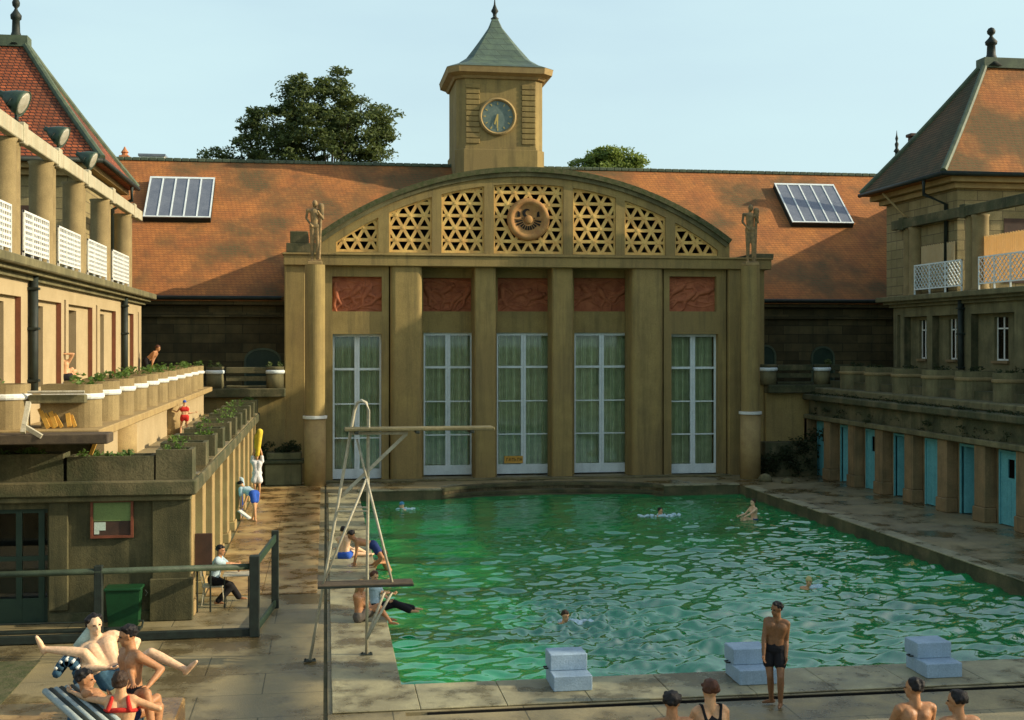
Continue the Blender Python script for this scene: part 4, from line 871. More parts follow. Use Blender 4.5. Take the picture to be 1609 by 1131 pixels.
# moss and creepers over ledge
pts = []; r = random.Random(5)
for k in range(150): y = r.uniform(31,52); pts.append(((RX+r.uniform(-.08,.35), y, r.choice((2.75,3.0,3.62,3.66,3.4))), (.12,r.uniform(.15,.5),.12), 26))
leaves('creeper', M['ivy'], None, pts, .05, 8, 'dark creeper and moss growing along the ledge above the cabins', 'creeper', kind='stuff')
for k in range(9):
    y = 50.0-2.45*(8-k); nm = ORD[8-k]
    round_planter(RX+.75, y, 3.90, 4.88, -1, 1.35, .46, f'dark rounded planter, {nm} from the far corner above the cabins', 'dark rounded planters above the cabins', M['dirty'], M['stone_post'])
    plant((RX+1.4, y, 4.83), (.5,.35,.16), 90, f'dark weeds in the {nm} rounded planter from the far corner above the cabins', size=.06, seed=110+k, mt='ivy')
b = MB(); b.box(22.4, 24.6, 29, 52.2, 3.901, 4.2); b.build('upper_right_floor', M['moss'], kind='structure')
# shrubs / rubble in the corners beside the facade
o = thing('ivy_bank', 'dark ivy covered bank in the shaded corner between the right column and the cabins', 'bush', (20, 52, 0))
pts = [((r.uniform(18.9,21.6), r.uniform(50.9,52.1), 0), (0,0,0), 0) for _ in range(60)]
pts = [((p[0][0], p[0][1], r.uniform(.1, .9+(p[0][0]-18.9)*.45)), (.35,.3,.3), 45) for p in pts]; leaves('foliage', M['ivy'], o, pts, .08, 9)
b = MB(); b.box(19.1, 21.5, 51.4, 52.25, 0.002, 1.5); b.build('bank', M['moss'], o)
o = thing('stone_trough', 'dark stacked stone trough with a flat shrub on top between the left piers and column', 'trough', (-1.9, 51.4, 0))
xl, xr_ = W(412,700,Y=51.2).x, W(478,700,Y=51.2).x
b = MB(); b.cbox(xl, xr_, 51.1, 52.2, .9, 1.05, .04); b.build('slab', M['moss'], o)
b = MB(); b.cbox(xl+.1, xr_-.1, 51.2, 52.2, .002, .899, .04); b.build('base', M['dirty'], o); b = MB(); b.cbox(xl+.15, xr_-.1, 51.3, 52.2, 1.051, 1.35, .04); b.build('box', M['dirty'], o)
pts = [((r.uniform(xl-.1,xr_), r.uniform(51.3,52), r.uniform(1.4,1.75)-.25*(k%3==0)), (.22,.2,.15), 45) for k in range(18)]
leaves('foliage', M['ivy'], o, pts, .07, 10)
for i,(u,v,s_) in enumerate(((425,762,.28),(1205,757,.3),(1240,760,.22))):
    p = W(u,v,Z=0); bb = MB(); bb.smooth = True; rr = random.Random(i)
    bb.lathe((p.x,p.y+.2,0), [(s_*1.1,0.003),(s_*rr.uniform(1,1.2),s_*.4),(s_*.7,s_*.9),(s_*.2,s_*1.1)], 9); bb.build('rock', M['dirty'], None, ('rounded rock at the foot of the trough beside the left column','rounded rock at the foot of the right column','small flat rock in the corner before the ivy bank')[i], 'rock')
# ------------------------------------------------------------ floodlights on the left beam
def flood(u, v, lb, s_):
    base = W(u, v, X=-7.45); o = thing('floodlight', lb, 'floodlight', (base.x, base.y, 11.22), 'floodlights on the left gallery beam')
    c = V((base.x, base.y, 11.22+.75*s_)); d = V((.84,-.08,-.40)).normalized(); a = d.cross(V((0,0,1))).normalized(); e = a.cross(d)
    ring = lambda r, h: [c+d*h+a*r*math.cos(t)+e*r*math.sin(t) for t in np.linspace(0, 2*math.pi, 24, endpoint=False)]
    b = MB(); b.smooth = True; b.loft([ring(r*s_, h*s_) for r, h in ((.03,-.62),(.10,-.60),(.11,-.48),(.2,-.35),(.33,-.12),(.42,.12),(.46,.26),(.43,.26),(.38,.14))], cap=True); b.build('housing', M['lampgreen'], o)
    b = MB(); b.smooth = True; b.loft([ring(r*s_, h*s_) for r, h in ((.425,.235),(.3,.265),(.15,.28),(.03,.285))]); b.build('lens', M['lampface'], o)
    b = MB(); b.smooth = True; b.tube([(c.x,c.y,11.22),(c.x,c.y,11.5)], .05); 
    for sg in (-1,1): b.tube([(c.x,c.y,11.48), c-d*.1*s_+a*sg*.40*s_-e*.25*s_, c-d*.05*s_+a*sg*.40*s_], .022, 6)
    b.build('bracket', M['iron'], o)
flood(26, 205, 'nearest and largest green bell floodlight on the left beam', .74); flood(92, 247, 'middle green bell floodlight on the left beam, over the second post gap', .7); flood(139, 283, 'farthest green bell floodlight on the left beam, below the eaves', .68)
# reed mats on the right gallery
for (u0,u1,v0,v1,lb) in ((1447,1500,377,412,'smaller pale reed mat screen behind the farther right lattice railing'),(1540,1625,356,403,'larger sunlit reed mat screen with a split, behind the nearer right railing')):
    y0, y1 = UY(u1,24.9), UY(u0,24.9); zt_, zb_ = 9.95, 8.2; n = int((y1-y0)/.06); b = MB()
    for k in range(n): yy = y0+(y1-y0)*k/n; b.box(24.9+.01*(k%2), 24.925+.01*(k%2), yy+.003, yy+.055, zb_, zt_+.03*math.sin(k*2.1))
    b.build('reed_screen', M['reed'], None, lb, 'reed screen', 'reed screens on the right gallery')
m_ = M['reed']; N = m_.node_tree.nodes; L = m_.node_tree.links; tr = N.new('ShaderNodeBsdfTranslucent'); tr.inputs[0].default_value = (.85,.6,.25,1); mx = N.new('ShaderNodeMixShader'); mx.inputs[0].default_value = .5
L.new(N['Principled BSDF'].outputs[0], mx.inputs[1]); L.new(tr.outputs[0], mx.inputs[2]); L.new(mx.outputs[0], N['Material Output'].inputs[0])
# ------------------------------------------------------------ beyond the roofs
def tree(name, label, lobes, n_cl, per, size, mt, Y, trunk_x, seed):
    r = random.Random(seed); o = thing(name, label, 'tree', (trunk_x, Y, -1.6)); pts = []; cl = []
    tot = sum(l[2]**2 for l in lobes)
    for (u,v,rad) in lobes:
        n = max(2, int(n_cl*rad*rad/tot))
        for k in range(n):
            a = r.uniform(0, 6.283); q = rad*math.sqrt(r.random()); dy = r.uniform(-1,1)*math.sqrt(max(0,1-(q/rad)**2))*rad*Y/1920
            c = W(u+q*math.cos(a), v+q*math.sin(a), Y=Y+dy); cl.append(c); s_ = r.uniform(.35,.85); pts.append((tuple(c), (s_, s_, s_*.55), per))
    leaves('crown', M[mt], o, pts, size, seed)
    b = MB(); b.smooth = True; base = V((trunk_x, Y, -1.6)); fork = V((trunk_x, Y, 6)); b.tube([base, fork*.5+base*.5, fork], .5, 10, .35)
    for c in r.sample(cl, min(26, len(cl))):
        mid = fork*.45+c*.55+V((r.uniform(-.5,.5),0,r.uniform(-.2,.8))); b.tube([fork, mid, c], .16, 6, .03)
    b.build('trunk', M['bark'], o); return o
tree('broadleaf_tree', 'large dark loose crowned tree rising behind the left roof ridge', [(500,190,62),(425,215,48),(560,205,50),(600,195,30),(385,240,30),(478,150,34),(528,130,24),(500,240,70),(400,190,22),(350,250,14),(590,240,30),(536,118,10),(340,242,9),(325,244,6)], 520, 85, .13, 'leafdark', 82, W(500,240,Y=82).x, 4)
tree('round_tree', 'small pale green rounded tree top behind the roof right of the clock tower', [(958,272,40),(922,264,22),(996,266,22),(945,262,26),(975,262,26)], 260, 90, .14, 'leaflight', 95, W(960,260,Y=95).x, 5)
p = W(196,247,Y=90); o = thing('chimney', 'distant orange chimney pot peeking over the left ridge', 'chimney', (p.x, 90, 0)); b = MB(); b.cbox(p.x-.35,p.x+.35,89.6,90.4,-1.5,p.z+.1,.03); b.build('stack', M['orange'], o); b = MB(); b.lathe((p.x,90,p.z), [(.22,.1),(.2,.3),(.28,.34),(.1,.6),(.04,.75)], 10); b.build('pot', M['orange'], o)
p = W(240,249,Y=120); o = thing('distant_house', 'faint pale flat roofed building far behind the left ridge', 'house', (p.x, 120, -1.6)); b = MB(); b.box(p.x-1.1,p.x+1.2,119,125,-1.6,p.z+.1); b.build('wall', M['farwall'], o); b = MB(); b.box(p.x-1.2,p.x+1.3,118.9,125,p.z+.1,p.z+.3); b.build('roof', M['skyglass'], o)
p = W(1409,245,Y=72); b = MB(); b.smooth = True; b.lathe((p.x,72,0), [(.3,-1.5),(.28,p.z-.6),(.14,p.z-.2),(.1,p.z+.2),(.2,p.z+.3),(.08,p.z+.5),(.13,p.z+.75),(.05,p.z+.9),(.10,p.z+1.1),(.04,p.z+1.3),(.01,p.z+1.6)], 10); b.build('spire_finial', M['iron'], None, 'slender dark finial spike rising behind the right roof', 'finial')
p = W(1437,214,Y=60); b = MB(); b.cbox(p.x-.28,p.x+.28,59.8,60.2,p.z-4,p.z-.05,.03); b.cbox(p.x-.36,p.x+.36,59.7,60.3,p.z-.049,p.z+.12,.03); b.build('roof_vent', M['brown'], None, 'small dark chimney block on the left slope of the right pavilion roof', 'chimney')
# ------------------------------------------------------------ people
def ik(a, c, l1, l2, hint):
    d = c-a; L_ = d.length; u = d.normalized() if L_ > 1e-6 else V((0,0,-1))
    if L_ > (l1+l2)*.995: c = a+u*(l1+l2)*.995; L_ = (l1+l2)*.995
    x = (l1*l1-l2*l2+L_*L_)/(2*L_); h = math.sqrt(max(0, l1*l1-x*x)); hp = hint-u*hint.dot(u)
    hp = hp.normalized() if hp.length > 1e-5 else V((0,0,1))
    return a+u*x+hp*h, c
class Body:
    def __init__(s): s.b = MB(); s.b.smooth = True
    def cap(s, p0, p1, r0, r1, n=12):
        p0 = V(p0); p1 = V(p1); d = p1-p0
        if d.length < 1e-4: d = V((0,0,1e-4)); p1 = p0+d
        u = d.normalized(); a = u.orthogonal().normalized(); b_ = u.cross(a); rings = []
        for t in (-1,-.7,-.35,0): q = math.sqrt(max(0,1-t*t)) if t > -1 else .05; rings.append([p0+u*t*r0+(a*math.cos(x)+b_*math.sin(x))*r0*q for x in np.linspace(0,2*math.pi,n,endpoint=False)])
        for t in (0,.35,.7,1): q = math.sqrt(max(0,1-t*t)) if t < 1 else .05; rings.append([p1+u*t*r1+(a*math.cos(x)+b_*math.sin(x))*r1*q for x in np.linspace(0,2*math.pi,n,endpoint=False)])
        s.b.loft(rings); return s
    def ell(s, c, rad, ax, n=14):
        c = V(c); A, B, C_ = ax; rings = []
        for t in np.linspace(-1, 1, 9):
            q = math.sqrt(max(0,1-t*t)) if abs(t) < 1 else .05
            rings.append([c+C_*t*rad[2]+A*rad[0]*q*math.cos(x)+B*rad[1]*q*math.sin(x) for x in np.linspace(0,2*math.pi,n,endpoint=False)])
        s.b.loft(rings); return s
    def mesh(s, name, m, parent, voxel, smooth=3, fac=.6, extra=None, label=None):
        me = bpy.data.meshes.new('tmp'); me.from_pydata([tuple(v) for v in s.b.v], [], s.b.f)
        import bmesh
        bm = bmesh.new(); bm.from_mesh(me); bmesh.ops.recalc_face_normals(bm, faces=bm.faces); bm.to_mesh(me); bm.free()
        o = bpy.data.objects.new('tmp', me); scene.collection.objects.link(o)
        md = o.modifiers.new('r', 'REMESH'); md.mode = 'VOXEL'; md.voxel_size = voxel
        sm = o.modifiers.new('s', 'SMOOTH'); sm.iterations = smooth; sm.factor = fac
        dg = bpy.context.evaluated_depsgraph_get(); ev = o.evaluated_get(dg); res = bpy.data.meshes.new_from_object(ev)
        n = len(res.vertices); co = np.empty(n*3); res.vertices.foreach_get('co', co); co = co.reshape(-1,3)
        vs = co.tolist(); fs = [list(p.vertices) for p in res.polygons]
        bpy.data.objects.remove(o); out = MB(); out.smooth = True; out.add(vs, fs)
        if extra:
            for v_, f_ in extra: out.add(v_, f_)
        return out.build(name, m, parent, label, fixn=bool(extra))
def fingers(wrist, d, pn, side, s, curl):
    """four bent fingers and a thumb rooted in the palm: d hand direction, pn palm normal, side towards thumb"""
    ex = []; th = d.cross(pn).normalized()*side
    for k, (off, ln) in enumerate(((.030,.070),(.010,.078),(-.010,.072),(-.029,.056))):
        p = wrist+d*.075*s+th*off*s; b = MB(); pts = [p]; dd = d.copy()
        for j in range(3):
            dd = (dd*math.cos(curl*(.5+.3*j))+pn*math.sin(curl*(.5+.3*j))).normalized(); pts.append(pts[-1]+dd*ln*s*(.42,.32,.26)[j])
        b.tube(pts, .0092*s, 6, .0065*s); ex.append((b.v, b.f))
    b = MB(); p = wrist+d*.03*s+th*.028*s; q = p+(d*.6+th*.7).normalized()*.04*s; r_ = q+(d*.9+th*.25+pn*.3).normalized()*.035*s; b.tube([p,q,r_], .0115*s, 6, .008*s); ex.append((b.v, b.f))
    return ex
def person(label, P, N, F, look, hands, feet, eh=(None,None), kh=(None,None), s=1.0, skin='skin', hair='h_black', hairlen=0, cap=None, clothes=(), vox=.016, headup=None, woman=False, group=None, curl=.45, legs=True, toes=(None,None), broad=1.0):
    """P pelvis, N base of neck, F chest facing; hands/feet: (left, right) targets"""
    P, N, F, look = V(P), V(N), V(F), V(look).normalized()
    T = (N-P).normalized(); F = (F-T*F.dot(T)).normalized(); Lf = T.cross(F).normalized(); N = P+T*.50*s
    ground = min([P.z-.12]+[V(f).z-.06 for f in feet if f is not None])
    root = thing('person', label, 'person', (P.x, P.y, ground), group)
    w = .19*s*(.88 if woman else 1)*broad; hw = .095*s*(1.1 if woman else 1)
    b = Body(); cap_ = b.cap
    def torso(b, g=0.):
        c = b.cap
        c(P-Lf*hw*.75, P+Lf*hw*.75, .108*s+g, .108*s+g)
        for sg in (-1,1):
            c(P+Lf*sg*hw*.6+T*.02*s, P+T*.20*s+Lf*sg*.055*s*(.85 if woman else 1), .098*s+g, .088*s+g)
            c(P+T*.20*s+Lf*sg*.055*s, P+T*.37*s+Lf*sg*.085*s+F*.012*s, .088*s+g, .105*s+g)
            c(P+T*.37*s+Lf*sg*.085*s, N-T*.055*s+Lf*sg*w*.62, .10*s+g, .062*s+g)
            if woman: c(P+T*.36*s+Lf*sg*.075*s+F*.085*s, P+T*.35*s+Lf*sg*.075*s+F*.095*s, .062*s+g, .055*s+g)
        c(N-T*.045*s-Lf*w*.8, N-T*.045*s+Lf*w*.8, .055*s+g, .055*s+g)
    torso(b)
    hu = V(headup).normalized() if headup is not None else (T*.5+V((0,0,1))*.8).normalized()
    hu = (hu-look*hu.dot(look)*.6).normalized(); H0 = N+hu*.158*s+look*.02*s; lk = (look-hu*look.dot(hu)).normalized(); hl = hu.cross(lk)
    b.cap(N-T*.03*s, H0-hu*.06*s-lk*.015*s, .066*s, .058*s)
    b.ell(H0+hu*.025*s-lk*.012*s, (.078*s,.098*s,.096*s), (hl,lk,hu)); b.ell(H0-hu*.045*s+lk*.022*s, (.056*s,.066*s,.074*s), (hl,lk,hu))
    b.cap(H0+hu*.005*s+lk*.085*s, H0-hu*.03*s+lk*.104*s, .009*s, .014*s); b.cap(H0-hu*.095*s+lk*.06*s, H0-hu*.095*s+lk*.062*s, .024*s, .022*s)
    b.cap(H0-hu*.062*s+lk*.078*s-hl*.018*s, H0-hu*.062*s+lk*.078*s+hl*.018*s, .011*s, .011*s)
    for sg in (-1,1):
        b.cap(H0+hu*.012*s+hl*sg*.076*s, H0-hu*.03*s+hl*sg*.073*s, .014*s, .010*s)
        b.cap(H0+hu*.022*s+lk*.074*s+hl*sg*.015*s, H0+hu*.022*s+lk*.068*s+hl*sg*.045*s, .011*s, .01*s)
    ex = []; arm = {}; leg = {}
    for i, sg in ((0,1),(1,-1)):
        S_ = N-T*.062*s+Lf*sg*w*.97
        if hands[i] is not None:
            hint = V(eh[i]) if eh[i] is not None else -T*.5-F*.6+Lf*sg*.5
            E_, Wr = ik(S_, V(hands[i]), .29*s, .26*s, hint); fd = (Wr-E_).normalized(); k = .85 if woman else 1
            b.cap(S_, S_*.6+E_*.4, .058*s*k, .05*s*k); b.cap(S_*.6+E_*.4, E_, .05*s*k, .038*s*k); b.cap(E_, E_*.65+Wr*.35, .040*s*k, .041*s*k); b.cap(E_*.65+Wr*.35, Wr, .041*s*k, .026*s*k)
            pn = (F-fd*F.dot(fd)); pn = pn.normalized() if pn.length > .1 else fd.orthogonal().normalized()
            pn = (pn*.3-Lf*sg*.7); pn = (pn-fd*pn.dot(fd)).normalized()
            thd = fd.cross(pn).normalized()*(-sg)
            for q in (-.022,.0,.022): b.cap(Wr+fd*.01*s, Wr+fd*.08*s+fd.cross(pn)*q*s, .02*s, .014*s)
            ex += fingers(Wr, fd, pn, -sg, s, curl); arm[i] = (S_, E_, Wr)
        H_ = P-T*.03*s+Lf*sg*hw
        if legs and feet[i] is not None:
            hint = V(kh[i]) if kh[i] is not None else F+V((0,0,.3))
            K_, An = ik(H_, V(feet[i]), .43*s, .42*s, hint); 
            b.cap(H_, H_*.6+K_*.4, .088*s, .078*s); b.cap(H_*.6+K_*.4, K_, .078*s, .055*s); b.cap(K_, K_*.7+An*.3, .054*s, .057*s); b.cap(K_*.7+An*.3, An, .056*s, .036*s)
            fdv = V(toes[i]) if toes[i] is not None else V((F.x,F.y,0)); sh = (An-K_).normalized(); fdv = fdv.normalized()
            b.cap(An-fdv*.035*s+sh*.035*s, An+fdv*.07*s+sh*.035*s, .034*s, .032*s); b.cap(An+fdv*.07*s+sh*.035*s, An+fdv*.155*s+sh*.045*s, .034*s, .02*s); leg[i] = (H_, K_, An)
    body = b.mesh('body', M[skin], root, vox, 3, .55, ex)
    # eyes and brows
    if vox < .02:
        e = MB(); e.smooth = True
        for sg in (-1,1):
            c = H0+hu*.005*s+lk*.083*s+hl*sg*.03*s; e.loft([[c+hl*.014*s*q*math.cos(x)+hu*.008*s*q*math.sin(x)+lk*z for x in np.linspace(0,6.283,9)[:-1]] for q, z in ((1,-.012),(1,.002),(.3,.008))])
        e.build('eyes', M['h_black'], root)
    # hair or cap
    if cap:
        c = Body(); c.ell(H0+hu*.045*s-lk*.012*s, (.086*s,.106*s,.088*s), (hl,lk,hu)); c.mesh('swim_cap', M[cap], root, vox*.8, 2)
    elif hair:
        c = Body(); rr = random.Random(int(P.x*91+P.y*7)); 
        for k in range(90):
            th = rr.uniform(0, 6.283); ph = rr.uniform(-.5, 1.0); x_, y_ = math.cos(th), math.sin(th)
            if y_ > .45 and ph < .5: continue
            if hairlen == 0 and ph < .05 and y_ > .1: continue
            q = math.sqrt(max(0, 1-ph*ph)); c.cap(H0+hu*(.035+.078*ph)*s+hl*.082*s*x_*q+lk*(.096*y_*q-.016)*s+V((rr.uniform(-1,1),rr.uniform(-1,1),rr.uniform(-1,1)))*.008*s, H0+hu*(.03+.072*ph)*s+hl*.07*s*x_*q+lk*(.08*y_*q-.03)*s, .006*s+.022*s*rr.random(), .02*s, 8)
        c.ell(H0+hu*.045*s-lk*.026*s, (.085*s,.094*s,.088*s), (hl,lk,hu))
        if hairlen:
            for k in range(14):
                x_ = -1+2*k/13; p = H0+hl*.078*s*x_*.95-lk*(.03+.055*(1-x_*x_))*s; c.cap(p+hu*.03*s, p-hu*hairlen*s*rr.uniform(.85,1.1)-lk*.02*s, .03*s, .022*s, 8)
        c.mesh('hair', M[hair], root, vox*.85, 1, .4)
    g = .011+vox*.35; k_small = s < .8
    for cl in clothes:
        kind, m_ = cl; c = Body()
        if kind == 'trunks':
            c.cap(P-Lf*hw*.8+T*.0*s, P+Lf*hw*.8, .108*s+g, .108*s+g)
            for i in leg: H_, K_, An = leg[i]; c.cap(H_, H_*.72+K_*.28, .088*s+g, .078*s+g)
            if not leg: pass
        if kind == 'shorts':
            c.cap(P-Lf*hw*.8, P+Lf*hw*.8, .11*s+g, .11*s+g)
            for i in leg: H_, K_, An = leg[i]; c.cap(H_, H_*.5+K_*.5, .09*s+g, .08*s+g*1.3)
        if kind == 'trousers':
            c.cap(P-Lf*hw*.8, P+Lf*hw*.8, .112*s+g, .112*s+g)
            for i in leg: H_, K_, An = leg[i]; c.cap(H_, K_, .092*s+g, .066*s+g); c.cap(K_, An*.94+K_*.06, .066*s+g, .056*s+g)
        if kind in ('shirt','dress'):
            torso(c, g)
            for i in arm: S_, E_, Wr = arm[i]; c.cap(S_, S_*.35+E_*.65, .06*s+g, .052*s+g)
            if kind == 'dress':
                for i in leg: H_, K_, An = leg[i]; c.cap(P, H_*.4+K_*.6, .13*s+g, .12*s+g)
        if kind == 'bikini':
            rg = [P+T*(.335+.02*math.sin(a_)**2)*s+Lf*math.cos(a_)*.172*s+F*(math.sin(a_)*.112+.01)*s for a_ in np.linspace(0,2*math.pi,17)]
            for q in range(16): hh_ = .030 if math.sin((q+.5)*math.pi/8) < .2 else .045; c.cap(rg[q], rg[q+1], hh_*s, hh_*s, 8)
            if k_small: c.cap(P+T*.345*s-Lf*.10*s, P+T*.345*s+Lf*.10*s, .102*s+g, .102*s+g)
            c2 = Body()
            for sg in (-1,1): c2.cap(N-T*.03*s+Lf*sg*.09*s-F*.058*s, P+T*.36*s+Lf*sg*.12*s-F*.095*s, .022*s, .03*s); c2.cap(N-T*.03*s+Lf*sg*.09*s+F*.05*s, P+T*.36*s+Lf*sg*.09*s+F*.11*s, .018*s, .03*s); c2.cap(N-T*.015*s+Lf*sg*.09*s-F*.058*s, N-T*.015*s+Lf*sg*.09*s+F*.05*s, .02*s, .02*s)
            c2.mesh('bikini_strap', M[m_], root, vox*.7, 1)
            cut = MB(); 
        if kind == 'straps':
            for sg in (-1,1): c.cap(N+T*.012*s+Lf*sg*.105*s-F*.055*s, P+T*.33*s+Lf*sg*.07*s-F*.10*s, .016*s, .018*s); c.cap(N+T*.012*s+Lf*sg*.105*s-F*.055*s, N+Lf*sg*.10*s+F*.05*s, .016*s, .016*s)
            c.cap(P+T*.30*s-Lf*.06*s, P+T*.30*s+Lf*.06*s, .10*s+g, .10*s+g)
        o = c.mesh({'trunks':'swim_trunks','shorts':'shorts','trousers':'trousers','shirt':'shirt','dress':'dress','bikini':'bikini_top','straps':'swimsuit'}[kind], M[m_], root, vox*.8, 2, .4)
    return root
D3 = lambda *a: V(a)
# -- group of sunbathers, lower left ---------------------------------------
Yg = 14.75
b = MB(); b.cbox(-14, W(300,1072,Z=1.6).x, 9.5, 15.15, -.02, 1.60, .02); b.build('raised_slab', M['deckwarm'], None, 'raised sunbathing slab under the group in the lower left corner', 'platform')
pA = W(180,1062,Y=Yg); pA.z = max(pA.z, 1.74)
person('pale young man in blue trunks leaning back with legs spread wide', pA, W(153,1008,Y=Yg+.2), (.25,-1,.25), (.55,-1,-.1),
       (W(205,1035,Y=Yg+.15), W(168,1050,Y=Yg-.2)), (W(290,1051,Y=Yg-.2), W(72,1020,Y=Yg-.05)), kh=((.1,-.2,1),(-.1,-.2,1)), s=1.04, skin='skin_pale', clothes=(('trunks','c_teal'),), vox=.012, toes=((.6,-.3,.7),(-.3,-.2,.9)), eh=((.6,.2,-.3),(-.6,-.1,-.2)))
Yb = 14.1
pB = W(207,1088,Y=Yb); pB.z = max(1.74, pB.z)
person('tanned man sitting in profile with straight arms on his knee', pB, W(206,1029,Y=Yb), (-.75,-.55,0), (-1,-.35,-.25),
       (W(233,1078,Y=Yb-.30), W(214,1088,Y=Yb-.45)), (W(240,1150,Y=Yb-.5), W(200,1150,Y=Yb-.7)), kh=((.1,-.4,1),(.1,-.4,1)), s=.98, skin='skin_tan', clothes=(('trunks','c_black'),), vox=.012, eh=((.5,.3,0),(0,.5,0)))
Yc = 13.85
nC = W(135,1091,Y=Yc); pC = nC+V((.40,-.1,-.22))
person('dark haired man lying low on the mattress, face in profile', pC, W(135,1091,Y=Yc), (.6,.4,.8), (1,-.1,0),
       (W(172,1098,Y=Yc-.2), W(150,1105,Y=Yc+.2)), (W(250,1150,Y=Yc+.3), W(240,1170,Y=Yc)), s=.97, skin='skin_tan', clothes=(('trunks','c_navy'),), vox=.012, headup=(-.1,0,1))
Yd = 13.5
person('woman in a red bikini top seen from behind, left arm stretched out', W(190,1087,Y=Yd)-V((0,.03,.5)), W(190,1087,Y=Yd), (.05,1,0), (.35,1,.1),
       (W(108,1086,Y=Yd+.35), W(222,1110,Y=Yd+.1)), (W(238,1130,Y=Yd+.9), W(215,1160,Y=Yd+.9)), kh=((.3,.3,1),(.3,.3,1)), s=.93, skin='skin', hair='h_brown', hairlen=.03, woman=True, clothes=(('bikini','c_red'),), vox=.012, eh=((-.3,0,-.5),(.7,0,-.3)))
# air mattress and cushion
o = thing('air_mattress', 'grey white striped air mattress with a curled headrest under the sunbathers', 'air mattress', (W(130,1110,Y=13.5).x, 13.6, 1.6))
def ribbed(p0, p1, wv, n, r, name, ms):
    for col in (0,1):
        b = MB(); b.smooth = True
        for k in range(n):
            if k%2 != col: continue
            c = V(p0)+wv*(k-(n-1)/2)/n; e = V(p1)+wv*(k-(n-1)/2)/n; b.tube([c, c*.66+e*.34, c*.34+e*.66, e], r, 8)
        b.build(name, ms[col], o)
ribbed(W(96,1082,Y=14.0), W(160,1138,Y=13.2), V((.34,.24,-.02)), 7, .036, 'tube_ribs', (M['c_stripe'], M['iron']))
b = MB(); b.smooth = True; c0 = W(113,1058,Y=14.75)
for k in range(9):
    a0 = -.9+3.6*k/8; b.tube([c0+V((.12*math.cos(a0)-.02, -.2, .22*math.sin(a0)-.04)), c0+V((.12*math.cos(a0)-.02, .2, .22*math.sin(a0)-.04))], .052, 8)
b.build('headrest_tubes', M['c_teal'], o)
b = MB(); b.smooth = True
for k in range(8):
    a0 = -.68+3.6*k/8; b.tube([c0+V((.15*math.cos(a0)-.02, -.205, .25*math.sin(a0)-.04)), c0+V((.15*math.cos(a0)-.02, .205, .25*math.sin(a0)-.04))], .022, 6)
b.build('headrest_piping', M['white'], o)
b = MB(); b.smooth = True
for k in range(8): yy = Yg-.6+k*.11; b.tube([(pA.x-.4,yy,1.66),(pA.x+.4,yy,1.66)], .055, 8)
b.build('lilo', M['c_teal'], None, 'flat dark teal air bed beneath the reclining man', 'air bed')
# towel behind reclining man
p0 = W(136,1002,Y=15.0); b = MB(); b.smooth = True; b.bar(p0+V((-.09,0,-.12)), p0+V((.08,0,.10)), .15, .07, V((0,1,0))); b.build('towel', M['paper'], None, 'pale rolled towel behind the shoulder of the reclining man', 'towel')
# -- standing man by the blocks ------------------------------------------------
f0 = W(1216,1107,Z=0)
person('tall slim tanned man in black trunks standing on the near pool edge', (f0.x+.02,f0.y+.05,.90), (f0.x+.06,f0.y,1.41), (-.45,-1,0), (-1,-.5,-.15),
       ((f0.x+.16,f0.y-.12,.80), (f0.x-.20,f0.y-.08,.84)), ((f0.x+.05,f0.y-.16,.075), (f0.x-.02,f0.y+.06,.075)), eh=((.3,.8,0),(-.3,.8,0)), kh=((-.3,-1,0),(-.3,-1,0)), s=1.0, skin='skin_dark', clothes=(('shorts','c_black'),), vox=.009, toes=((-.5,-.85,0),(-1,-.1,0)), broad=.86)
# -- spectators at the bottom edge ------------------------------------------
seat = MB(); seat.cbox(2.6, 9.5, 11.6, 13.35, -.01, 1.52, .03); seat.cbox(2.6, 9.5, 10.2, 11.6, -.01, .99, .03); seat.build('spectator_terrace', M['deck'], None, 'stone spectator step under the four people at the bottom edge', 'steps')
for (u,v,Y_,lb,kw) in ((1116,1080,12.6,'woman with auburn hair and shoulder straps seen from behind at the bottom edge',dict(hair='h_auburn',woman=True,clothes=(('straps','c_black'),),skin='skin')),
    (1056,1099,12.4,'dark haired head at the bottom edge just left of the woman with shoulder straps',dict(hair='h_black',clothes=(('trunks','c_navy'),),skin='skin_tan')),
    (1438,1077,12.8,'broad tanned man with dark hair seen from behind at the bottom right',dict(hair='h_black',clothes=(('trunks','c_navy'),),skin='skin_tan',broad=1.05)),
    (1507,1097,12.3,'black haired head at the bottom edge beside the broad tanned man',dict(hair='h_black',clothes=(('trunks','c_grey'),),skin='skin_tan'))):
    h = W(u,v,Y=Y_); s_ = 1.0; Nk = h-V((0,0,.19)); Pp = Nk-V((0,.04,.5)); 
    lk = {1116:(-.2,1,.1),1056:(.3,1,0),1438:(-.75,.7,0),1507:(-.8,.6,-.1)}[u]
    person(lb, Pp, Nk, (0,1,0), lk, (Pp+V((-.25,.35,.0)), Pp+V((.25,.35,.0))), (Pp+V((-.12,.62,-.45)), Pp+V((.12,.62,-.45))), s=s_, vox=.013, **kw)
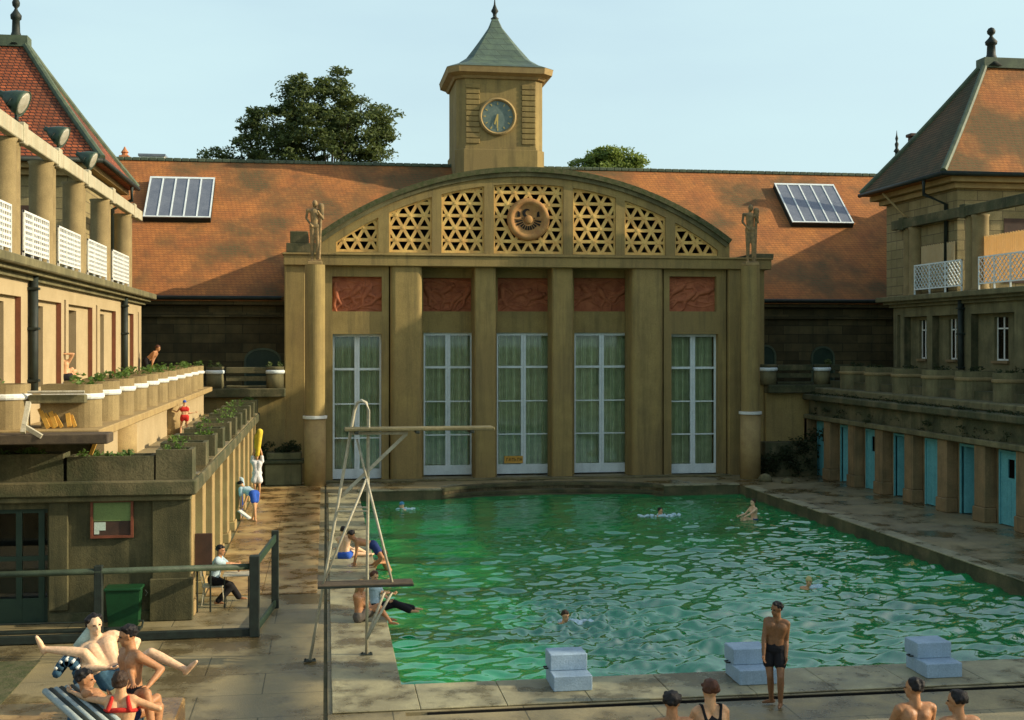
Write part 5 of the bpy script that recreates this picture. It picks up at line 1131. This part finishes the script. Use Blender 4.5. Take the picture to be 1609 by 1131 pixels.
# -- on the pool edge ---------------------------------------------------------
p = W(541,872,Z=.12)
person('pale man in blue trunks sitting with back turned beyond the diving frame', p, W(540,845,Y=p.y+.05), (.35,1,0), (.2,1,0), (p+V((.50,-.05,0)), p+V((-.2,.3,.15))), (p+V((.75,.25,-.04)), p+V((.6,.55,-.04))), kh=((0,.3,1),(0,.3,1)), s=1.0, skin='skin_pale', clothes=(('trunks','c_blue'),), vox=.018)
p = W(586,865,Z=.45)
person('tanned person in dark trunks bending over on the deck edge', p+V((0,0,.15)), p+V((-.45,.0,.28)), (-.3,-.1,-1), (-1,-.2,-.5), (p+V((-.5,-.15,-.35)), p+V((-.45,.2,-.35))), (p+V((.05,-.12,-.4)), p+V((.0,.2,-.4))), kh=((.2,-.3,.4),(.2,-.3,.4)), skin='skin_tan', clothes=(('shorts','c_navy'),), vox=.018)
p = W(597,888,Z=-.25)
person('brown haired swimmer hanging on to the pool edge with both arms on the deck', p+V((.30,0,-.28)), p+V((.1,0,.2)), (-1,0,0), (-1,.3,0), (W(568,884,Z=.05), W(574,893,Z=.05)), (p+V((.5,-.1,-1.2)), p+V((.5,.1,-1.2))), s=.95, skin='skin_tan', hair='h_auburn', clothes=(('trunks','c_red'),), vox=.018)
p = W(566,968,Z=.14)
person('long haired blond person sitting on the pool edge below the diving platform', p, p+V((-.02,.03,.5)), (.8,-.45,0), (.7,-.6,-.4), (p+V((.35,-.1,.1)), p+V((.3,.1,.1))), (p+V((.62,-.15,-.1)), p+V((.60,.15,-.1))), kh=((.2,0,1),(.2,0,1)), skin='skin_tan', hair='h_blond', hairlen=.22, clothes=(('shorts','c_grey'),), vox=.015)
p = W(592,958,Z=.14); p.y += .35
person('person in pale top and dark trousers stretching legs towards the water', p, p+V((-.05,.05,.5)), (.9,-.3,0), (.5,-.8,-.3), (p+V((.3,-.25,.15)), p+V((.35,.1,.25))), (p+V((.72,-.35,-.04)), p+V((.8,-.15,-.04))), kh=((.1,0,1),(.1,0,1)), skin='skin', hair='h_auburn', clothes=(('shirt','c_pale'),('trousers','c_black')), vox=.015)
# -- left deck ------------------------------------------------------------------
p = W(343,952,Z=0); q = V((p.x-.12, p.y+.25, .56))
person('person in a pale blue shirt sitting at the small table', q, q+V((.12,0,.5)), (1,-.15,0), (1,-.3,-.1), (q+V((.55,-.2,.22)), q+V((.5,.15,.3))), ((p.x-.02,p.y+.1,.08),(p.x+.42,p.y+.5,.08)), kh=((1,0,.4),(1,0,.4)), skin='skin_tan', hair='h_black', clothes=(('shirt','c_pale'),('trousers','c_black')), vox=.013)
cx, cy = q.x, q.y; o = thing('metal_chair', 'slim metal chair under the person in the pale blue shirt', 'chair', (cx, cy, 0))
b = MB(); b.cbox(cx-.24, cx+.22, cy-.22, cy+.22, .40, .43, .01); b.build('seat', M['steel'], o)
for sx in (-1,1):
    for sy in (-1,1): b = MB(); b.tube([(cx+sx*.2,cy+sy*.2,.4),(cx+sx*.25,cy+sy*.22,.004)], .013, 6); b.build('leg', M['steel'], o)
b = MB(); b.tube([(cx-.22,cy-.2,.43),(cx-.30,cy-.2,.82),(cx-.30,cy+.2,.82),(cx-.22,cy+.2,.43)], .013, 6); b.bar((cx-.27,cy-.2,.7),(cx-.27,cy+.2,.7),.02,.14); b.build('backrest', M['steel'], o)
t = W(373,955,Z=0); o = thing('folding_table', 'small folding table with thin metal legs in front of the seated person', 'table', (t.x, t.y+.2, 0))
b = MB(); b.cbox(t.x-.32, t.x+.28, t.y-.05, t.y+.5, .70, .725, .008); b.build('table_top', M['steel'], o)
for sx in (-.28,.24):
    b = MB(); b.tube([(t.x+sx,t.y,.70),(t.x+sx,t.y,.01),(t.x+sx,t.y+.45,.01),(t.x+sx,t.y+.45,.70)], .012, 6); b.build('leg', M['iron'], o)
b = MB(); b.cbox(UX(302,FY), UX(330,FY), FY-.35, FY-.29, .0, 0.01, .002) if 0 else None
x0 = W(303,860,Y=27.4).x; b.cbox(x0+.05, x0+.42, 27.3, 27.36, .9, 1.72, .01); b.build('board', M['brown'], None, 'dark brown upright board beside the corner pilaster behind the seated person', 'board')
b = MB(); b.tube([(x0+.1,27.33,.004),(x0+.1,27.33,.9)], .02, 6)
b.tube([(x0+.38,27.33,.004),(x0+.38,27.33,.9)], .02, 6); b.build('stand', M['iron'], bpy.data.objects['board'])
p = W(372,816,Z=0)
person('standing person in a pale top and jeans beside the piers of the left terrace', (p.x,p.y,.90), (p.x,p.y+.02,1.4), (.5,1,0), (.5,1,0), ((p.x-.2,p.y+.1,.9),(p.x+.22,p.y+.1,.9)), ((p.x-.08,p.y,.08),(p.x+.08,p.y+.05,.08)), skin='skin', hair='h_black', clothes=(('shirt','c_pale'),('trousers','c_jeans')), vox=.02, s=.98)
p = W(399,820,Z=0)
person('person in blue shorts bending forward to the ground beside the piers', (p.x-.0,p.y+.05,.92), (p.x-.30,p.y+.3,1.05), (-.6,.4,-1), (-.6,.3,-.8), ((p.x-.42,p.y+.1,.42),(p.x-.38,p.y+.4,.42)), ((p.x+.05,p.y-.1,.08),(p.x-.05,p.y+.15,.08)), kh=((.1,-.3,.1),(.1,-.3,.1)), skin='skin', hair='h_black', clothes=(('shirt','c_pale'),('shorts','c_blue')), vox=.02)
b = MB(); q = W(388,818,Z=0); b.bar((q.x-.25,q.y,.35),(q.x+.1,q.y-.1,.08),.28,.03); b.build('white_bag', M['white'], None, 'white flat bag leaning at the feet of the bending person', 'bag')
p = W(404,781,Z=0)
person('person in a long white shirt lifting a yellow towel over the head', (p.x,p.y,.92), (p.x,p.y,1.42), (0,-1,0), (0,-1,0), ((p.x+.10,p.y-.06,1.98),(p.x-.05,p.y-.06,1.98)), ((p.x+.08,p.y,.08),(p.x-.08,p.y,.08)), eh=((.6,-.2,0),(-.6,-.2,0)), skin='skin', hair='h_blond', clothes=(('dress','c_white'),), vox=.02)
b = Body(); b.cap((p.x+.02,p.y-.08,1.62),(p.x+.10,p.y-.05,2.5),.08,.13); b.cap((p.x-.06,p.y-.05,1.9),(p.x-.02,p.y-.05,2.35),.05,.09); b.mesh('yellow_towel', M['c_yellow'], None, .03, 3, .5); tag(bpy.data.objects['yellow_towel'], 'bright yellow towel held up over the person in the long white shirt', 'towel')
# -- terraces --------------------------------------------------------------------
p = W(290,681,Y=39.0); p.z = LZ+.03; k_ = .66
person('child in red swimsuit and blue cap with arms out by the terrace wall', (p.x,p.y,p.z+.58), (p.x,p.y,p.z+.92), (-.2,1,0), (-.2,1,0), ((p.x-.38,p.y+.1,p.z+.78),(p.x+.30,p.y+.05,p.z+.7)), ((p.x-.12,p.y,p.z+.05),(p.x+.10,p.y-.05,p.z+.05)), s=k_, skin='skin', cap='cap_royal', clothes=(('trunks','c_red'),('bikini','c_red')), vox=.018, eh=((0,0,-1),(0,0,-1)))
p = V((-6.75, 36.3, 4.62))
person('person in black trunks on the terrace bench stretching both arms up', W(101,592,Y=p.y), W(97,563,Y=p.y), (-.2,1,0), (-.4,1,.2), (W(90,557,Y=p.y+.05), W(101,556,Y=p.y-.1)), (W(120,598,Y=p.y+.3), W(116,600,Y=p.y+.55)), eh=((-.6,0,.5),(.7,0,.3)), kh=((.3,0,.8),(.3,0,.8)), skin='skin', hair='h_auburn', clothes=(('trunks','c_black'),), vox=.02, s=.95)
for i,(u0,u1,Y_,m_,lb) in enumerate(((60,84,35.6,'c_white','white folded cloth on the bench left of the stretching person'),(78,102,36.0,'c_teal','dark green mat under the stretching person'),(160,178,44.8,'c_white','white bundle lying farther along the terrace bench'))):
    x, y = -6.9, Y_; b = MB(); b.cbox(x-.3, x+.3, y-.4, y+.4, 4.622, 4.66 if i == 1 else 4.78, .02); b.build('bench_cloth', M[m_], None, lb, 'cloth')
p = W(226,582,Y=50.4)
person('bare chested person bending far forward at the end of the upper terrace', W(231,566,Y=50.4), W(247,552,Y=50.4), (.6,-.3,-1), (1,-.3,-.3), (W(236,580,Y=50.2), W(238,583,Y=50.3)), (W(228,598,Y=50.5), W(233,600,Y=50.3)), headup=(.2,0,1), skin='skin_tan', hair='h_auburn', clothes=(('trousers','c_black'),), vox=.02, s=1.0)
q = W(56,352,X=-7.75)
person('person leaning on the white lattice railing of the left gallery', q+V((-.25,.1,-.62)), q+V((0,0,-.17)), (1,-.3,0), (1,-.6,-.2), (W(48,353,X=-7.45), W(62,352,X=-7.45)), ((q.x-.3,q.y-.1,7.96),(q.x-.35,q.y+.2,7.96)), skin='skin_tan', hair='h_brown', hairlen=.06, clothes=(('shirt','c_white'),('trousers','c_grey')), vox=.016)
# -- swimmers ---------------------------------------------------------------------
def swimmer(u, v, label, look, skin='skin', hair='h_black', cap=None, rise=0., splash=0, lean=(.0,.3), **kw):
    h = W(u,v,Z=-.37+.20+rise); N_ = h-V((0,0,.17)); lk = V(look).normalized(); P_ = N_-V((lk.x*lean[1], lk.y*lean[1], .42))
    person(label, P_, N_, look, look, (N_+lk*.45+V((-.2,0,-.12)), N_+lk*.4+V((.25,0,-.2))), (P_-lk*.5-V((.1,0,.5)), P_-lk*.5-V((-.1,0,.5))), skin=skin, hair=hair, cap=cap, vox=.017, clothes=(('trunks','c_navy'),), **kw)
    if splash:
        r = random.Random(u); b = Body()
        for k in range(int(26*splash)): a, q = r.uniform(0,6.28), r.random()**.6; b.cap((h.x+.15+.75*splash*q*math.cos(a), h.y+.28*splash*q*math.sin(a), -.36), (h.x+.15+.75*splash*q*math.cos(a)+r.uniform(-.1,.1), h.y+.28*splash*q*math.sin(a), -.36+r.uniform(-.02,.05)*splash), r.uniform(.04,.08), r.uniform(.02,.05), 6)
        b.mesh('splash', M['foam'], None, .02, 1, .3); ob = scene.collection.objects[-1]
        tag(ob, {632:'small splash round the light blue cap',1037:'wide white splash at the far end of the pool',888:'splash round the head in the middle near part',1271:'small splash round the pale yellow cap'}[u], 'splash')
swimmer(632, 792, 'swimmer with a light blue cap near the far left corner of the pool', (-1,-.4,0), 'skin_pale', cap='cap_blue', splash=.5)
swimmer(1037, 802, 'dark haired swimmer with a wide splash near the far end of the pool', (.6,-1,.1), 'skin', splash=1.2)
swimmer(888, 966, 'dark haired swimmer, head and wake only, in the middle near part of the pool', (.4,-1,.1), 'skin', hair='h_brown', splash=.8)
swimmer(1271, 911, 'swimmer with a pale yellow cap in the right part of the pool', (-.4,-1,0), 'skin', cap='cap_yellow', splash=.5)
h = W(1182,789,Z=.25)
person('bather sitting chest high out of the water at the far right of the pool', h+V((.08,0,-.66)), h+V((.04,0,-.18)), (-1,-.2,0), (-1,-.4,0), (h+V((-.42,-.25,-.5)), h+V((-.4,.2,-.5))), (h+V((-.5,-.2,-.9)), h+V((-.5,.2,-.9))), skin='skin_pale', hair='h_brown', clothes=(('trunks','c_navy'),), vox=.018)
# -- statues ------------------------------------------------------------------
def statue(x, z, mirror, label):  # taller than life
    root = thing('statue', label, 'statue', (x, 50.95, z), 'column top statues'); m = mirror; k = 1.42
    P_ = V((x, 50.95, z+1.02*k)); N_ = P_+V((-.02*m,0,.5*k)); b = Body(); w = .2*k
    b.cap(P_-V((.09,0,0)), P_+V((.09,0,0)), .15, .15); b.cap(P_, N_-V((0,0,.14)), .15, .19); b.cap(N_-V((w,0,.06)), N_+V((w,0,-.06)), .075, .075); b.cap(N_, N_+V((0,-.02,.12)), .06, .06)
    b.ell(N_+V((.02*m,-.05,.22)), (.11,.13,.16), (V((1,0,0)),V((0,1,0)),V((0,0,1))))
    for sg in (-1,1):
        H_ = P_+V((.1*sg,0,-.04)); K_ = P_+V((.11*sg,-.08 if sg*m>0 else 0,-.5*k)); A_ = V((x+.11*sg, 50.95-.03*sg*m, z+.1)); b.cap(H_, K_, .13, .09); b.cap(K_, A_, .09, .06); b.cap(A_+V((0,0,-.04)), A_+V((.02*sg,-.16,-.06)), .04, .03)
    S1 = N_+V((w*m,0,-.06)); E1 = S1+V((.05*m,-.06,-.34)); b.cap(S1, E1, .075, .06); b.cap(E1, N_+V((.14*m,-.26,-.12)), .06, .05)
    S2 = N_+V((-w*m,0,-.06)); b.cap(S2, S2+V((-.05*m,.02,-.32)), .06, .05); b.cap(S2+V((-.05*m,.02,-.32)), P_+V((-.12*m,-.16,-.02)), .05, .04)
    b.mesh('figure', M['gilt'], root, .02, 3, .5)
    c = Body(); c.cap(N_+V((.27*m,-.05,.10)), V((x+.17*m,50.85,z+.1)), .07, .06); c.cap(N_+V((.27*m,-.05,.12)), N_+V((.30*m,-.02,-.35)), .13, .08); c.mesh('drapery', M['gilt'], root, .02, 2)
    b = MB(); b.cbox(x-.27, x+.27, 50.7, 51.2, z+.001, z+.05, .01); b.build('base', M['gilt'], root)
statue(-.43, topL, 1, 'bowed standing figure statue holding a staff on top of the left column')
statue(W(1179,600,Y=50.95).x, topR, 1, 'slim standing pair like bronze statue on top of the right column')
# ------------------------------------------------------------ starting blocks
blk = None
for i,(u0,u1,v,lb) in enumerate(((870.5,930.7,1089,'left starting block, stained, standing alone before the open water'),(1162,1222,1079,'middle starting block, half hidden behind the standing man'),(1457,1512,1068,'right starting block, nearest the right edge above the broad tanned man'))):
    p = W((u0+u1)/2, v, Z=0)
    if blk is None:
        blk = thing('starting_block', lb, 'starting block', (p.x, p.y, 0), 'starting blocks on the near pool edge'); x, y = p.x, p.y
        b = MB(); b.cbox(x-.33, x+.33, y, y+.42, .032, .285, .012); b.build('lower_step', M['block'], blk)
        b = MB(); b.cbox(x-.32, x+.32, y+.36, y+.86, .286, .56, .012); b.cbox(x-.32, x+.32, y+.425, y+.80, .032, .285, .012); b.build('upper_step', M['block'], blk)
        b = MB(); b.tube([(x-.33,y+.5,.30),(x-.39,y+.5,.30),(x-.39,y+.62,.30),(x-.33,y+.62,.30)], .014, 6); b.build('grip', M['iron'], blk)
    else:
        c = copy_tree(blk); c.location = (p.x, p.y, 0); c['label'] = lb
# ------------------------------------------------------------ diving frame
Yf = 22.4
dv = thing('diving_frame', 'rusty cream tubular diving frame with high plank and low crossboard at the pool edge', 'diving board', (.6, Yf, 0))
A0, B0 = W(487,1038,Z=.03), W(576,1028,Z=.03); At, Bt = W(557,645,Y=Yf+.25), W(579,645,Y=Yf+.05); tp = W(568,629,Y=Yf+.15)
b = MB(); b.smooth = True
b.tube([A0, A0*.5+At*.5, At, At*.45+tp*.55+V((-.02,0,.04)), tp, Bt*.45+tp*.55+V((.03,0,.04)), Bt, Bt*.5+B0*.5, B0], .029, 10); b.build('main_hoop', M['steel'], dv)
C0, D0 = W(507,918,Y=Yf-.05), W(617,918,Y=Yf-.05); J = W(576,752,Y=Yf+.1)
J2 = W(561,690,Y=Yf+.3)
for p0, p1, r_ in ((C0, J, .022),(D0, J, .024),(J, J2, .022)):
    b = MB(); b.smooth = True; b.tube([p0, p1], r_, 8); b.build('strut', M['steel'], dv)
hb0, hb1 = W(549,681,Y=Yf), W(641,680,Y=Yf)
b = MB(); b.bar(hb0, hb1, .05, .05); b.build('board_bearer', M['steel'], dv)
b = MB(); b.bar(hb1+V((-.03,0,-.02)), W(534,782,Y=Yf+.35), .05, .06); b.build('diagonal_brace', M['steel'], dv)
b = MB(); p0, p1 = W(541,676,Y=Yf), W(775,673,Y=Yf); b.cbox(p0.x, p1.x, Yf-.22, Yf+.25, p0.z-.01, p0.z+.045, .012); b.build('high_board', M['dirty'], dv)
b = MB()
for u_ in (560,655,740): q = W(u_,679,Y=Yf).x; b.cbox(q-.04, q+.04, Yf-.23, Yf+.26, p0.z-.06, p0.z-.011, .01)
b.build('board_cleat', M['iron'], dv)
for v_ in (797,803):
    b = MB(); b.tube([W(531,v_,Y=Yf+.3), W(577,v_,Y=Yf+.1)], .016, 6); b.build('rung', M['steel'], dv)
b = MB(); q0, q1 = W(499,922,Y=Yf-.2), W(650,922,Y=Yf-.2); b.cbox(q0.x, q1.x, Yf-.22, Yf+.24, q0.z-.02, q0.z+.02, .008); b.build('low_board', M['wood'], dv)
b = MB(); b.box(q0.x, q1.x, Yf-.235, Yf-.222, q0.z-.035, q0.z-.0); b.build('edge_strip', M['iron'], dv)
for (u_, v_) in ((604,930),(616,930)):
    b = MB(); b.smooth = True; b.tube([W(576,1004,Y=Yf-.05), W(u_,v_,Y=Yf+(.0 if u_ > 610 else .3))], .026, 8); b.build('strut', M['steel'], dv)
for q in (A0, B0):
    b = MB(); b.cbox(q.x-.11, q.x+.11, q.y-.09, q.y+.09, .031, .045, .004); 
    for sx in (-1,1): b.lathe((q.x+sx*.08,q.y,.045), [(.014,0),(.014,.03)], 6)
    b.build('foot_plate', M['iron'], dv)
# ------------------------------------------------------------ barrier
br = thing('barrier', 'dark green timber barrier with thick posts and rails in front of the changing rooms', 'barrier', (-4, 24.5, 0))
e0 = W(400,1000,Z=0); e0y = e0.y
b = MB(); b.cbox(e0.x-.10, e0.x+.10, e0y-.1, e0y+.1, .003, 1.62, .012); b.build('post', M['iron'], br)
p2 = W(155,1000,Y=e0y+.02); b = MB(); b.cbox(p2.x-.08, p2.x+.08, e0y-.06, e0y+.1, .003, 1.50, .012); b.build('post', M['iron'], br)
p3 = e0+V((.30,2.6,0)); b = MB(); b.cbox(p3.x-.08, p3.x+.08, p3.y-.06, p3.y+.06, .003, 1.72, .012); b.build('post', M['iron'], br)
b = MB(); b.smooth = True; b.tube([(-9,e0y,1.36),(e0.x-.1,e0y,1.40)], .062, 10); b.build('top_rail', M['rail'] if 'rail' in M else M['iron'], br)
b = MB(); b.cbox(-9, e0.x-.1, e0y-.07, e0y+.07, .02, .17, .01); b.build('bottom_rail', M['iron'], br)
b = MB(); b.bar(V((e0.x+.02,e0y+.1,1.45)), V((p3.x,p3.y-.06,1.56)), .05, .16); b.build('return_rail', M['greenpaint'], br)
b = MB(); b.bar(V((e0.x+.02,e0y+.1,.12)), V((p3.x,p3.y-.06,.12)), .05, .14); b.build('return_rail', M['greenpaint'], br)
b = MB(); q = W(225,975,Z=.1); q2 = W(0,981,Z=.1); b.tube([(q2.x-1,q2.y,.1),(q.x,q.y,.1)], .02, 6); b.tube([(q.x,q.y,.1),(q.x,q.y-.2,.003)], .02, 6); b.build('low_pipe', M['iron'], None, 'thin dark pipe rail running low along the front wall', 'pipe')
# pool ladder at the right picture edge
p = W(1604,945,Z=0); o = thing('pool_ladder', 'dark curved pool ladder rail at the right edge of the picture', 'ladder', (PX1, p.y, 0))
for dy in (0,.5):
    b = MB(); b.smooth = True; b.tube([(PX1+.35,p.y+dy,.04),(PX1+.35,p.y+dy,.5),(PX1+.22,p.y+dy,.68),(PX1+.0,p.y+dy,.68),(PX1-.1,p.y+dy,.5),(PX1-.1,p.y+dy,-.9)], .022, 8); b.build('rail', M['iron'], o)
for zz in (-.1,-.35): b = MB(); b.tube([(PX1-.1,p.y,zz),(PX1-.1,p.y+.5,zz)], .018, 6); b.build('rung', M['iron'], o)
# unseen block added east of the right pavilion to shade the hall roof
b = MB(); b.cbox(31, 41, 50.5, 62, -1.5, 13.7, .05); eb = thing('shadow_block', 'plain unseen block added behind the right pavilion to shadow the hall roof', 'building', (36,56,0)); b.build('wall', M['dirty'], eb)
